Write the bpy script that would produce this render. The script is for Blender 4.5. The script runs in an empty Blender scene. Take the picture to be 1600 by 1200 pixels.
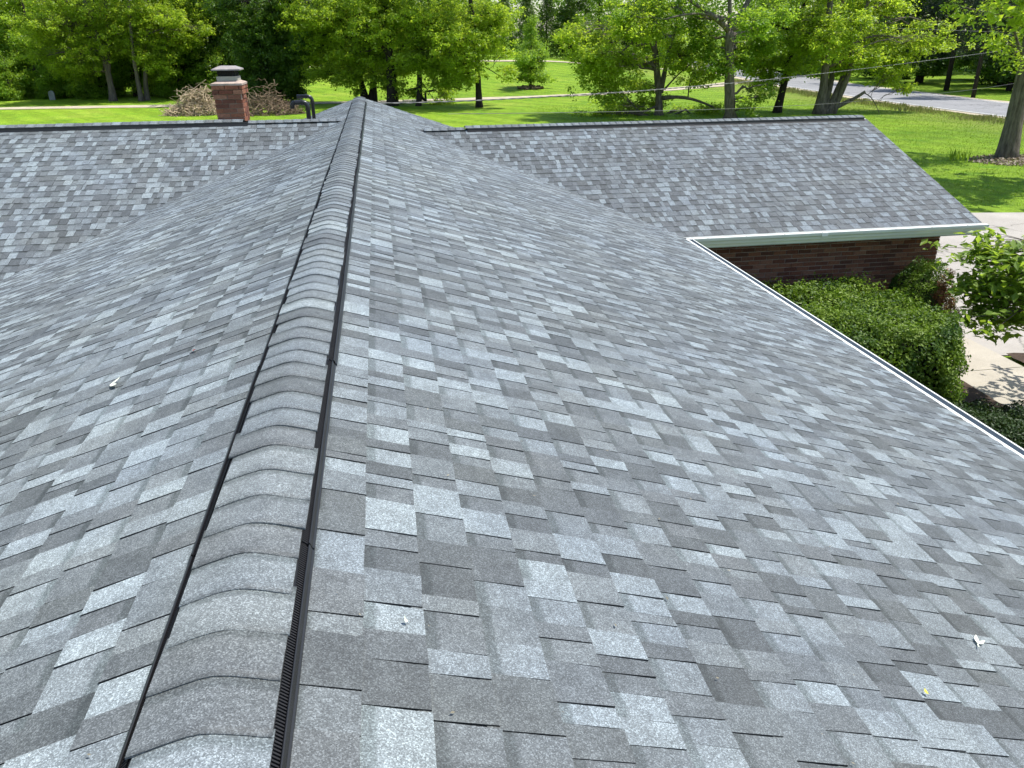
import bpy, math
import numpy as np
from mathutils import Matrix, Vector

# ------------------------------------------------------------------ camera, sky, sun, exposure
scene = bpy.context.scene
COL = scene.collection
PITCH, YAW, ROLL, FPX = 0.4145, 0.1528, -0.0116, 1238.2
CAM = np.array([0.3865, 0.0, 1.1164])
_cp, _sp, _cy, _sy = math.cos(PITCH), math.sin(PITCH), math.cos(YAW), math.sin(YAW)
FW = np.array([_sy * _cp, _cy * _cp, -_sp])
_r = np.array([_cy, -_sy, 0.0])
_u = np.cross(_r, FW)
RT = math.cos(ROLL) * _r + math.sin(ROLL) * _u
UP = -math.sin(ROLL) * _r + math.cos(ROLL) * _u
cd = bpy.data.cameras.new('camera')
cam = bpy.data.objects.new('camera', cd)
COL.objects.link(cam)
cd.sensor_fit = 'HORIZONTAL'
cd.sensor_width = 36.0
cd.lens = FPX / 1600 * 36.0
cd.clip_start = 0.05
cd.clip_end = 2500
cam.matrix_world = Matrix([[RT[i], UP[i], -FW[i], CAM[i]] for i in range(3)] + [[0, 0, 0, 1]])
scene.camera = cam

SUN_EL, SUN_AZ = math.radians(65), math.radians(-2.0)      # azimuth measured from +X, towards +Y
sun_dir = Vector((math.cos(SUN_EL) * math.cos(SUN_AZ), math.cos(SUN_EL) * math.sin(SUN_AZ), math.sin(SUN_EL)))
world = bpy.data.worlds.new('World')
scene.world = world
world.use_nodes = True
wn = world.node_tree.nodes
sky = wn.new('ShaderNodeTexSky')
sky.sky_type = 'NISHITA'
sky.sun_disc = False
sky.sun_elevation = SUN_EL
sky.sun_rotation = math.pi / 2 - SUN_AZ
wn['Background'].inputs['Strength'].default_value = 0.13
world.node_tree.links.new(sky.outputs[0], wn['Background'].inputs['Color'])
sl = bpy.data.lights.new('sun', 'SUN')
sl.energy = 4.2
sl.angle = math.radians(0.53)
sl.color = (1.0, 0.97, 0.91)
sun = bpy.data.objects.new('sun', sl)
COL.objects.link(sun)
sun.rotation_euler = sun_dir.to_track_quat('Z', 'Y').to_euler()
vs = scene.view_settings
vs.view_transform = 'Standard'
vs.look = 'None'
vs.gamma = 1.0
vs.use_curve_mapping = False
vs.exposure = 0.72
scene.cycles.max_bounces = 6
scene.cycles.diffuse_bounces = 4
scene.cycles.use_adaptive_sampling = True
scene.cycles.adaptive_threshold = 0.02
scene.cycles.glossy_bounces = 2
scene.cycles.transmission_bounces = 3

rng = np.random.default_rng(7)
GZ = -4.1                       # ground level below the main ridge
TP = 0.3417                     # roof pitch (rise over run)


def at(px, py, Y):
    """A point of the place seen at picture position px, py (1600 wide), at distance Y along the ridge axis."""
    d = FW + RT * (px - 800) / FPX - UP * (py - 600) / FPX
    return CAM + d * (Y - CAM[1]) / d[1]


# ------------------------------------------------------------------ node helpers and materials
def mat(name):
    m = bpy.data.materials.new(name)
    m.use_nodes = True
    nt = m.node_tree
    return m, nt, nt.nodes['Principled BSDF'], nt.nodes['Material Output']


def node(nt, kind, **kw):
    n = nt.nodes.new(kind)
    for k, v in kw.items():
        if k in n.inputs:
            n.inputs[k].default_value = v
        else:
            setattr(n, k, v)
    return n


def ramp(nt, src, stops, interp='LINEAR'):
    r = nt.nodes.new('ShaderNodeValToRGB')
    r.color_ramp.interpolation = interp
    while len(r.color_ramp.elements) < len(stops):
        r.color_ramp.elements.new(0.5)
    for e, (p, c) in zip(r.color_ramp.elements, stops):
        e.position = p
        e.color = (*c, 1) if not isinstance(c, (int, float)) else (c, c, c, 1)
    nt.links.new(src, r.inputs[0])
    return r.outputs['Color']


def mixc(nt, a, b, fac, mode='MIX'):
    m = nt.nodes.new('ShaderNodeMix')
    m.data_type = 'RGBA'
    m.blend_type = mode
    for sock, v in ((m.inputs['Factor'], fac), (m.inputs['A'], a), (m.inputs['B'], b)):
        if isinstance(v, bpy.types.NodeSocket):
            nt.links.new(v, sock)
        elif isinstance(v, (int, float)):
            sock.default_value = v if sock.type == 'VALUE' else (v, v, v, 1)
        else:
            sock.default_value = (*v, 1)
    return m.outputs['Result']


def math_(nt, op, a, b=0.0, clamp=False):
    m = nt.nodes.new('ShaderNodeMath')
    m.operation = op
    m.use_clamp = clamp
    for s, v in zip(m.inputs, (a, b)):
        if isinstance(v, bpy.types.NodeSocket):
            nt.links.new(v, s)
        else:
            s.default_value = v
    return m.outputs[0]


def position(nt):
    return nt.nodes.new('ShaderNodeNewGeometry').outputs['Position']


def noise(nt, vec, scale, detail=3.0, rough=0.55, out='Fac'):
    n = node(nt, 'ShaderNodeTexNoise')
    n.inputs['Scale'].default_value = scale
    n.inputs['Detail'].default_value = detail
    n.inputs['Roughness'].default_value = rough
    nt.links.new(vec, n.inputs['Vector'])
    return n.outputs[out]


def bump(nt, b, height, strength, dist):
    n = nt.nodes.new('ShaderNodeBump')
    n.inputs['Strength'].default_value = strength
    n.inputs['Distance'].default_value = dist
    nt.links.new(height, n.inputs['Height'])
    nt.links.new(n.outputs[0], b.inputs['Normal'])


def shingle_material():
    m, nt, b, _ = mat('asphalt_shingle')
    pos = position(nt)
    a = nt.nodes.new('ShaderNodeAttribute')
    a.attribute_name = 'tone'
    uv = nt.nodes.new('ShaderNodeAttribute')
    uv.attribute_name = 'lay'
    sep = nt.nodes.new('ShaderNodeSeparateXYZ')
    nt.links.new(uv.outputs['Vector'], sep.inputs[0])
    vor = node(nt, 'ShaderNodeTexVoronoi')
    vor.inputs['Scale'].default_value = 380
    nt.links.new(pos, vor.inputs['Vector'])
    sc = nt.nodes.new('ShaderNodeSeparateColor')
    nt.links.new(vor.outputs['Color'], sc.inputs[0])
    gran = ramp(nt, sc.outputs[0], [(0.0, 0.56), (0.35, 0.82), (0.62, 1.02), (0.82, 1.34), (1.0, 1.9)])
    col = mixc(nt, a.outputs['Color'], gran, 1.0, 'MULTIPLY')
    # blotchy blend of granules, a little olive or violet in places
    big = noise(nt, pos, 0.9, 4)
    col = mixc(nt, col, ramp(nt, big, [(0.3, 0.86), (0.7, 1.12)]), 1.0, 'MULTIPLY')
    fine = noise(nt, pos, 34, 3)
    col = mixc(nt, col, ramp(nt, fine, [(0.3, 0.86), (0.7, 1.13)]), 1.0, 'MULTIPLY')
    blend = noise(nt, pos, 9, 4, 0.65)
    col = mixc(nt, col, ramp(nt, blend, [(0.3, 0.84), (0.7, 1.15)]), 1.0, 'MULTIPLY')
    hue = noise(nt, pos, 1.6, 2)
    col = mixc(nt, col, ramp(nt, hue, [(0.3, (1.0, 1.0, 0.97)), (0.7, (0.97, 1.0, 1.04))]), 1.0, 'MULTIPLY')
    # the dark granule line printed along the top of the lower laminate
    fz = math_(nt, 'ADD', sep.outputs[1], math_(nt, 'MULTIPLY', math_(nt, 'SUBTRACT', fine, 0.5), 0.02))
    band = math_(nt, 'MULTIPLY', math_(nt, 'SUBTRACT', fz, 0.108), 90.0, True)
    band = math_(nt, 'MULTIPLY', band, sep.outputs[2])
    col = mixc(nt, col, mixc(nt, col, (0.62, 0.64, 0.63), 1.0, 'MULTIPLY'), band)
    nt.links.new(col, b.inputs['Base Color'])
    b.inputs['Roughness'].default_value = 0.68
    b.inputs['Diffuse Roughness'].default_value = 1.0
    b.inputs['Specular IOR Level'].default_value = 0.5
    bump(nt, b, sc.outputs[0], 0.55, 0.0012)
    return m


def plain(name, color, rough=0.6, spec=0.4, metallic=0.0, var=0.12, vscale=6.0, bumps=0.0, bscale=60.0):
    m, nt, b, _ = mat(name)
    pos = position(nt)
    n = noise(nt, pos, vscale, 5)
    c = mixc(nt, color, ramp(nt, n, [(0.3, 1 - var), (0.7, 1 + var)]), 1.0, 'MULTIPLY')
    nt.links.new(c, b.inputs['Base Color'])
    b.inputs['Roughness'].default_value = rough
    b.inputs['Specular IOR Level'].default_value = spec
    b.inputs['Metallic'].default_value = metallic
    if bumps:
        bump(nt, b, noise(nt, pos, bscale, 4), bumps, 0.02)
    return m


def brick_material():
    m, nt, b, _ = mat('red_brick')
    pos = position(nt)
    a = nt.nodes.new('ShaderNodeAttribute')
    a.attribute_name = 'tone'
    n = noise(nt, pos, 45, 4)
    c = mixc(nt, a.outputs['Color'], ramp(nt, n, [(0.3, 0.7), (0.7, 1.25)]), 1.0, 'MULTIPLY')
    nt.links.new(c, b.inputs['Base Color'])
    b.inputs['Roughness'].default_value = 0.9
    b.inputs['Specular IOR Level'].default_value = 0.2
    bump(nt, b, noise(nt, pos, 140, 3), 0.6, 0.004)
    return m


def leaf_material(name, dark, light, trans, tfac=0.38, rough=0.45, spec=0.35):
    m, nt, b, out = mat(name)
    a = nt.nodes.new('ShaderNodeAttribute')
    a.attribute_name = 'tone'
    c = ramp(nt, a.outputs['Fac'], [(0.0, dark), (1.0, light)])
    nt.links.new(c, b.inputs['Base Color'])
    b.inputs['Roughness'].default_value = rough
    b.inputs['Specular IOR Level'].default_value = spec
    t = nt.nodes.new('ShaderNodeBsdfTranslucent')
    t.inputs['Color'].default_value = (*trans, 1)
    nt.links.new(mixc(nt, trans, ramp(nt, a.outputs['Fac'], [(0.0, 0.6), (1.0, 1.2)]), 1.0, 'MULTIPLY'), t.inputs['Color'])
    mx = nt.nodes.new('ShaderNodeMixShader')
    mx.inputs[0].default_value = tfac
    nt.links.new(b.outputs[0], mx.inputs[1])
    nt.links.new(t.outputs[0], mx.inputs[2])
    nt.links.new(mx.outputs[0], out.inputs['Surface'])
    return m


def bark_material(name, dark, light):
    m, nt, b, _ = mat(name)
    pos = position(nt)
    mp = nt.nodes.new('ShaderNodeMapping')
    mp.inputs['Scale'].default_value = (1, 1, 0.18)
    nt.links.new(pos, mp.inputs['Vector'])
    n = noise(nt, mp.outputs[0], 9, 6, 0.7)
    nt.links.new(ramp(nt, n, [(0.3, dark), (0.72, light)]), b.inputs['Base Color'])
    b.inputs['Roughness'].default_value = 0.95
    b.inputs['Specular IOR Level'].default_value = 0.15
    bump(nt, b, n, 0.9, 0.06)
    return m


def lawn_material():
    m, nt, b, _ = mat('mown_lawn')
    pos = position(nt)
    sep = nt.nodes.new('ShaderNodeSeparateXYZ')
    nt.links.new(pos, sep.inputs[0])
    n1 = noise(nt, pos, 0.16, 5, 0.6)
    n2 = noise(nt, pos, 2.4, 5, 0.7)
    n3 = noise(nt, pos, 22, 3, 0.7)
    c = ramp(nt, n1, [(0.30, (0.165, 0.285, 0.018)), (0.55, (0.235, 0.370, 0.022)), (0.75, (0.315, 0.405, 0.050))])
    c = mixc(nt, c, ramp(nt, n2, [(0.3, 0.72), (0.7, 1.22)]), 1.0, 'MULTIPLY')
    n4 = noise(nt, pos, 0.7, 4, 0.7)
    c = mixc(nt, c, ramp(nt, n3, [(0.3, 0.6), (0.7, 1.38)]), 1.0, 'MULTIPLY')
    c = mixc(nt, c, mixc(nt, c, (0.62, 0.80, 0.75), 1.0, 'MULTIPLY'), ramp(nt, n4, [(0.52, 0.0), (0.66, 1.0)]))
    # mowing passes: alternate lighter and darker stripes in the colour
    s = math_(nt, 'ADD', math_(nt, 'MULTIPLY', sep.outputs[0], 0.80), math_(nt, 'MULTIPLY', sep.outputs[1], 0.45))
    s = math_(nt, 'ADD', s, math_(nt, 'MULTIPLY', n1, 2.0))
    w = math_(nt, 'SINE', math_(nt, 'MULTIPLY', s, 3.1))
    c = mixc(nt, c, ramp(nt, math_(nt, 'ADD', math_(nt, 'MULTIPLY', w, 0.5), 0.5), [(0.35, 0.92), (0.65, 1.07)]), 1.0, 'MULTIPLY')
    # worn, straw-coloured verge beside the road
    dx = math_(nt, 'ABSOLUTE', math_(nt, 'SUBTRACT', sep.outputs[0], 36.5))
    v = math_(nt, 'SUBTRACT', 1.0, math_(nt, 'MULTIPLY', dx, 0.22), True)
    v = math_(nt, 'MULTIPLY', v, ramp(nt, n2, [(0.35, 0.15), (0.65, 1.0)]))
    c = mixc(nt, c, (0.27, 0.27, 0.075), math_(nt, 'MULTIPLY', v, 0.75))
    nt.links.new(c, b.inputs['Base Color'])
    b.inputs['Roughness'].default_value = 0.8
    b.inputs['Specular IOR Level'].default_value = 0.15
    b.inputs['Diffuse Roughness'].default_value = 0.6
    bump(nt, b, n3, 0.9, 0.08)
    return m


def ground_material(name, c0, c1, scale, rough=0.9, fine=160.0, crack=False):
    m, nt, b, _ = mat(name)
    pos = position(nt)
    n1 = noise(nt, pos, scale, 5, 0.65)
    n2 = noise(nt, pos, fine, 3, 0.7)
    c = ramp(nt, n1, [(0.3, c0), (0.7, c1)])
    c = mixc(nt, c, ramp(nt, n2, [(0.3, 0.78), (0.7, 1.2)]), 1.0, 'MULTIPLY')
    if crack:
        v = node(nt, 'ShaderNodeTexVoronoi', feature='DISTANCE_TO_EDGE')
        v.inputs['Scale'].default_value = 0.28
        wv = nt.nodes.new('ShaderNodeVectorMath')
        wv.operation = 'ADD'
        nt.links.new(pos, wv.inputs[0])
        nt.links.new(noise(nt, pos, 1.2, 3, 0.6, 'Color'), wv.inputs[1])
        nt.links.new(wv.outputs[0], v.inputs['Vector'])
        c = mixc(nt, c, ramp(nt, v.outputs['Distance'], [(0.0, 0.55), (0.012, 1.0)]), 1.0, 'MULTIPLY')
    nt.links.new(c, b.inputs['Base Color'])
    b.inputs['Roughness'].default_value = rough
    b.inputs['Specular IOR Level'].default_value = 0.25
    bump(nt, b, n2, 0.5, 0.01)
    return m


M = {}
M['shingle'] = shingle_material()
M['edge'] = plain('cut_asphalt_edge', (0.016, 0.016, 0.018), 0.8, 0.3)
M['deck'] = plain('roof_underlay', (0.04, 0.04, 0.045), 0.9, 0.2)
M['plastic'] = plain('black_vent_plastic', (0.012, 0.012, 0.013), 0.42, 0.5)
M['pipe'] = plain('black_pipe_plastic', (0.014, 0.014, 0.016), 0.28, 0.5)
M['white'] = plain('white_painted_aluminium', (0.72, 0.73, 0.68), 0.4, 0.5, var=0.06, vscale=3)
M['soffit'] = plain('grey_green_soffit', (0.30, 0.33, 0.29), 0.5, 0.4)
M['brick'] = brick_material()
M['mortar'] = plain('weathered_mortar', (0.34, 0.27, 0.22), 0.95, 0.1)
M['crown'] = plain('mortar_crown', (0.38, 0.30, 0.25), 0.9, 0.15, var=0.25, vscale=9, bumps=0.5)
M['flue'] = plain('clay_flue', (0.36, 0.34, 0.29), 0.8, 0.2, var=0.15)
M['capmetal'] = plain('faded_metal_lid', (0.27, 0.235, 0.22), 0.5, 0.4, var=0.18, vscale=12)
M['mesh'] = plain('dark_lid_mesh', (0.025, 0.022, 0.020), 0.7, 0.3)
M['lawn'] = lawn_material()
M['road'] = ground_material('grey_asphalt_road', (0.20, 0.20, 0.205), (0.27, 0.27, 0.275), 0.5, crack=True)
M['paint'] = plain('road_paint', (0.70, 0.70, 0.66), 0.7, 0.3, var=0.2, vscale=2)
M['gravel'] = ground_material('pale_gravel', (0.33, 0.28, 0.20), (0.50, 0.44, 0.33), 1.2, fine=30)
M['drive'] = ground_material('aged_drive', (0.30, 0.275, 0.245), (0.40, 0.37, 0.33), 0.7, crack=True)
M['walk'] = ground_material('concrete_walk', (0.34, 0.305, 0.25), (0.43, 0.39, 0.32), 1.5)
M['mulch'] = ground_material('dark_mulch', (0.035, 0.022, 0.015), (0.075, 0.05, 0.034), 8, fine=50)
M['bark'] = bark_material('grey_brown_bark', (0.05, 0.042, 0.034), (0.22, 0.19, 0.155))
M['bark_dark'] = bark_material('dark_bark', (0.015, 0.013, 0.011), (0.06, 0.05, 0.042))
M['stick'] = bark_material('bleached_sticks', (0.23, 0.165, 0.10), (0.60, 0.49, 0.34))
M['brown_twig'] = bark_material('brown_dead_twigs', (0.10, 0.07, 0.045), (0.30, 0.22, 0.15))
M['leaf_lime'] = leaf_material('lime_spring_leaves', (0.085, 0.145, 0.010), (0.270, 0.370, 0.030), (0.60, 0.78, 0.05), 0.50)
M['leaf_mid'] = leaf_material('fresh_green_leaves', (0.055, 0.120, 0.010), (0.190, 0.300, 0.026), (0.46, 0.68, 0.05), 0.48)
M['leaf_deep'] = leaf_material('deep_green_leaves', (0.025, 0.060, 0.010), (0.090, 0.165, 0.020), (0.18, 0.32, 0.02), 0.38)
M['leaf_pine'] = leaf_material('dark_conifer_needles', (0.010, 0.024, 0.009), (0.028, 0.050, 0.016), (0.03, 0.06, 0.01), 0.15, 0.6)
M['leaf_hedge'] = leaf_material('glossy_hedge_leaves', (0.035, 0.085, 0.010), (0.195, 0.280, 0.025), (0.16, 0.28, 0.015), 0.32, 0.5, 0.28)
M['leaf_shrub'] = leaf_material('dark_shrub_leaves', (0.012, 0.030, 0.008), (0.040, 0.075, 0.014), (0.05, 0.09, 0.01), 0.2, 0.5, 0.25)
M['leaf_rust'] = leaf_material('rust_brown_needles', (0.22, 0.095, 0.035), (0.46, 0.22, 0.09), (0.34, 0.15, 0.05), 0.2)
M['leaf_dogwood'] = leaf_material('broad_soft_leaves', (0.085, 0.160, 0.016), (0.200, 0.290, 0.035), (0.42, 0.58, 0.05), 0.44, 0.45)
M['grass'] = leaf_material('grass_blades', (0.110, 0.220, 0.012), (0.24, 0.38, 0.03), (0.30, 0.45, 0.03), 0.35, 0.6, 0.2)
M['straw'] = leaf_material('dry_verge_grass', (0.14, 0.17, 0.04), (0.36, 0.34, 0.16), (0.28, 0.28, 0.08), 0.3, 0.7, 0.2)
M['petal'] = plain('pale_leaf_underside', (0.75, 0.78, 0.62), 0.6, 0.3)
M['yellow'] = plain('yellow_leaf', (0.60, 0.55, 0.06), 0.6, 0.3)
M['red'] = plain('red_leaf', (0.45, 0.10, 0.08), 0.6, 0.3)
M['wire'] = plain('grey_wire', (0.13, 0.13, 0.13), 0.6, 0.3)
M['wire_dark'] = plain('dark_wire', (0.05, 0.05, 0.05), 0.5, 0.5)
M['stone'] = plain('grey_stone', (0.24, 0.25, 0.24), 0.9, 0.2, bumps=0.4)


# ------------------------------------------------------------------ mesh helpers
def make_mesh(name, V, F, mats, tone=None, lay=None, mi=None, smooth=False):
    """V (n,3); F a list of arrays (m,k) of polygons; tone per vertex (n,) or per face (m,3)."""
    V = np.asarray(V, np.float32)
    if not isinstance(F, list):
        F = [F]
    F = [np.asarray(f, np.int32) for f in F if len(f)]
    me = bpy.data.meshes.new(name)
    me.vertices.add(len(V))
    me.vertices.foreach_set('co', V.ravel())
    loops = np.concatenate([f.ravel() for f in F])
    cnt = np.concatenate([np.full(len(f), f.shape[1], np.int32) for f in F])
    start = np.concatenate([[0], np.cumsum(cnt)[:-1]]).astype(np.int32)
    me.loops.add(len(loops))
    me.loops.foreach_set('vertex_index', loops)
    me.polygons.add(len(cnt))
    me.polygons.foreach_set('loop_start', start)
    me.polygons.foreach_set('loop_total', cnt)
    for m in (mats if isinstance(mats, (list, tuple)) else [mats]):
        me.materials.append(m)
    if mi is not None:
        me.polygons.foreach_set('material_index', np.asarray(mi, np.int32))
    if tone is not None:
        tone = np.asarray(tone, np.float32)
        if tone.ndim == 1:
            a = me.attributes.new('tone', 'FLOAT', 'POINT')
            a.data.foreach_set('value', tone)
        else:
            a = me.attributes.new('tone', 'FLOAT_VECTOR', 'FACE')
            a.data.foreach_set('vector', tone.ravel())
    if lay is not None:
        a = me.attributes.new('lay', 'FLOAT_VECTOR', 'POINT')
        a.data.foreach_set('vector', np.asarray(lay, np.float32).ravel())
    me.update(calc_edges=True)
    me.polygons.foreach_set('use_smooth', np.full(len(cnt), bool(smooth)))
    me.validate()
    return me


def link(name, me, parent=None, loc=None):
    o = bpy.data.objects.new(name, me)
    COL.objects.link(o)
    if parent is not None:
        o.parent = parent
    if loc is not None:
        o.location = loc
    return o


def tag(o, label=None, cat=None, group=None, kind=None):
    for k, v in (('label', label), ('category', cat), ('group', group), ('kind', kind)):
        if v:
            o[k] = v
    return o


def thing(name, label, cat, loc=(0, 0, 0), group=None):
    o = bpy.data.objects.new(name, None)
    o.empty_display_size = 0.2
    o.location = loc
    COL.objects.link(o)
    return tag(o, label, cat, group)


class MB:
    """collects boxes, sheets and tubes into one mesh"""
    def __init__(self):
        self.V, self.Q, self.T, self.n = [], [], [], 0

    def add(self, V, Q=None, T=None):
        V = np.asarray(V, float)
        if Q is not None and len(Q):
            self.Q.append(np.asarray(Q, int) + self.n)
        if T is not None and len(T):
            self.T.append(np.asarray(T, int) + self.n)
        self.V.append(V)
        self.n += len(V)
        return self

    def box(self, lo, hi, R=None, c=None):
        x0, y0, z0 = lo
        x1, y1, z1 = hi
        V = np.array([(x0, y0, z0), (x1, y0, z0), (x1, y1, z0), (x0, y1, z0), (x0, y0, z1), (x1, y0, z1), (x1, y1, z1), (x0, y1, z1)], float)
        if R is not None:
            V = V @ np.asarray(R).T
        if c is not None:
            V = V + np.asarray(c)
        return self.add(V, [(3, 2, 1, 0), (4, 5, 6, 7), (0, 1, 5, 4), (1, 2, 6, 5), (2, 3, 7, 6), (3, 0, 4, 7)])

    def tube(self, pts, rad, sides=6, cap=True):
        pts = np.asarray(pts, float)
        rad = np.broadcast_to(np.asarray(rad, float), (len(pts),))
        t = np.gradient(pts, axis=0)
        t /= np.linalg.norm(t, axis=1)[:, None] + 1e-9
        ref = np.array([0.31, 0.17, 0.93]) if abs(t[0][2]) < 0.9 else np.array([1.0, 0.1, 0.05])
        a = np.cross(t, ref)
        a /= np.linalg.norm(a, axis=1)[:, None] + 1e-9
        b = np.cross(t, a)
        th = np.linspace(0, 2 * np.pi, sides, endpoint=False)
        V = pts[:, None, :] + rad[:, None, None] * (np.cos(th)[None, :, None] * a[:, None, :] + np.sin(th)[None, :, None] * b[:, None, :])
        n = len(pts)
        i = np.arange(n - 1)[:, None] * sides
        j = np.arange(sides)[None, :]
        k = (j + 1) % sides
        Q = np.stack([i + j, i + k, i + sides + k, i + sides + j], -1).reshape(-1, 4)
        T = None
        V = V.reshape(-1, 3)
        if cap:
            V = np.vstack([V, pts[0], pts[-1]])
            e0, e1, l = n * sides, n * sides + 1, (n - 1) * sides
            jj = np.arange(sides)
            kk = (jj + 1) % sides
            T = np.vstack([np.stack([np.full(sides, e0), kk, jj], -1), np.stack([np.full(sides, e1), l + jj, l + kk], -1)])
        return self.add(V, Q, T)

    def mesh(self, name, m, smooth=False, tone=None):
        V = np.vstack(self.V)
        F = []
        if self.Q:
            F.append(np.vstack(self.Q))
        if self.T:
            F.append(np.vstack(self.T))
        return make_mesh(name, V, F, m, smooth=smooth, tone=tone)

    def build(self, name, m, parent=None, smooth=False, loc=None):
        return link(name, self.mesh(name, m, smooth), parent, loc)


def unit(v):
    return v / (np.linalg.norm(v, axis=-1, keepdims=True) + 1e-9)


def leaf_arrays(P, N, size, aspect=0.55, fold=0.25, r=rng, droop=None):
    """kite leaves folded along the midrib: 4 vertices, 2 triangles each"""
    n = len(P)
    t = unit(r.normal(size=(n, 3)))
    if droop is not None:
        t = unit(t * 0.7 + droop)
    N = unit(N)
    t = unit(t - N * (t * N).sum(1)[:, None])
    s = np.cross(N, t)
    L = np.broadcast_to(np.asarray(size, float), (n,))[:, None]
    w = L * aspect * 0.5
    V = np.empty((n, 4, 3))
    V[:, 0] = P - t * L * 0.5
    V[:, 1] = P + s * w + N * w * fold - t * L * 0.05
    V[:, 2] = P + t * L * 0.5
    V[:, 3] = P - s * w + N * w * fold - t * L * 0.05
    i = np.arange(n)[:, None] * 4
    T = np.concatenate([i + np.array([[0, 2, 1]]), i + np.array([[0, 3, 2]])])
    return V.reshape(-1, 3), T


class Leaves:
    def __init__(self, seed):
        self.r = np.random.default_rng(seed)
        self.V, self.T, self.C, self.n = [], [], [], 0

    def add(self, P, N, size, tone, aspect=0.55, droop=None):
        V, T = leaf_arrays(P, N, size, aspect, r=self.r, droop=droop)
        self.V.append(V)
        self.T.append(T + self.n)
        self.C.append(np.repeat(np.clip(tone, 0, 1), 4))
        self.n += len(V)

    def cluster(self, C, S, per, size, up=0.8, tone_s=0.25, flat=0.6, tone_mean=None, aspect=0.55, droop=None):
        """per leaves round each cluster centre C (n,3) with spread S (n,)"""
        n = len(C)
        if n == 0:
            return
        r = self.r
        off = r.normal(size=(n, per, 3)) * S[:, None, None]
        off[:, :, 2] *= flat
        P = (C[:, None, :] + off).reshape(-1, 3)
        N = r.normal(size=(n * per, 3)) * 0.65 + np.array([0, 0, up]) + 0.45 * unit(off.reshape(-1, 3))
        base = r.random(n) if tone_mean is None else tone_mean
        tone = np.repeat(base, per) * 0.55 + r.random(n * per) * 0.45
        sz = size * (0.7 + 0.6 * r.random(n * per))
        self.add(P, N, sz, tone, aspect, None if droop is None else np.broadcast_to(droop, P.shape))

    def mesh(self, name, m):
        return make_mesh(name, np.vstack(self.V), np.vstack(self.T), m, tone=np.concatenate(self.C))


def smoothstep(a, b, x):
    t = np.clip((x - a) / (b - a), 0, 1)
    return t * t * (3 - 2 * t)


def ground_h(x, y):
    return GZ + 2.0 * smoothstep(78, 140, y) * (1 - 0.75 * smoothstep(22, 45, x)) * (0.35 + 0.65 * smoothstep(-25, 5, x))


# ------------------------------------------------------------------ ground, road, paths
def grid_sheet(name, xs, ys, dz, m):
    X, Y = np.meshgrid(xs, ys)
    V = np.stack([X, Y, ground_h(X, Y) + dz], -1).reshape(-1, 3)
    nx, ny = len(xs), len(ys)
    i = (np.arange(ny - 1)[:, None] * nx + np.arange(nx - 1)[None, :]).ravel()
    F = np.stack([i, i + 1, i + nx + 1, i + nx], -1)
    return tag(link(name, make_mesh(name, V, F, m, smooth=True)), kind='structure')


xs = np.concatenate([np.linspace(-900, -120, 8), np.arange(-110, 131, 3.0), np.linspace(150, 900, 8)])
ys = np.concatenate([np.linspace(-500, -40, 8), np.arange(-30, 200, 3.0), np.linspace(210, 1500, 10)])
grid_sheet('lawn_ground', xs, ys, 0.0, M['lawn'])


def ribbon(name, pts, width, dz, m, step=2.0, wob=0.0):
    pts = np.asarray(pts, float)
    seg = np.concatenate([[0], np.cumsum(np.linalg.norm(np.diff(pts, axis=0), axis=1))])
    s = np.arange(0, seg[-1], step)
    x, y = np.interp(s, seg, pts[:, 0]), np.interp(s, seg, pts[:, 1])
    for _ in range(4):
        x[1:-1] = (x[:-2] + x[1:-1] * 2 + x[2:]) / 4
        y[1:-1] = (y[:-2] + y[1:-1] * 2 + y[2:]) / 4
    t = np.stack([np.gradient(x), np.gradient(y)], -1)
    t /= np.linalg.norm(t, axis=1)[:, None]
    r = np.random.default_rng(3)
    rows = []
    ks = np.linspace(-0.5, 0.5, 5)
    w = np.broadcast_to(np.asarray(width, float), x.shape)
    for k in ks:
        j = (r.random(len(x)) - 0.5) * wob if abs(k) == 0.5 else 0
        px, py = x - t[:, 1] * (k * w + j), y + t[:, 0] * (k * w + j)
        rows.append(np.stack([px, py, ground_h(px, py) + dz], -1))
    V = np.stack(rows, 1).reshape(-1, 3)
    i = (np.arange(len(x) - 1)[:, None] * 5 + np.arange(4)[None, :]).ravel()
    return link(name, make_mesh(name, V, np.stack([i + 5, i + 6, i + 1, i], -1), m, smooth=True))


tag(ribbon('road_shoulder', [(44.3, -60), (44.3, 60), (46.5, 85), (49.5, 105), (58, 150)], 9.8, 0.03, M['gravel'], wob=0.7), kind='structure')
tag(ribbon('road', [(44.3, -60), (44.3, 60), (46.5, 85), (49.5, 105), (58, 150)], 8.0, 0.05, M['road']), kind='structure')
for off in (-3.7, 3.7):
    tag(ribbon('road_marking', [(44.3 + off, -60), (44.3 + off, 60), (46.5 + off, 85), (49.5 + off, 105), (58 + off, 150)], 0.13, 0.056, M['paint']), kind='structure')
tag(ribbon('gravel_path', [(-80, 78.0), (-31, 76.5), (-17, 75), (-8.5, 74.4), (3, 74.5), (12.3, 75.6), (18.6, 77), (24.2, 79.2), (35, 85), (44, 94)], 2.6, 0.035, M['gravel'], wob=0.5), kind='structure')
tag(ribbon('far_lane', [(-20, 129), (10, 127), (30, 124), (49, 117)], 3.0, 0.06, M['gravel'], wob=0.3), kind='structure')

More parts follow.
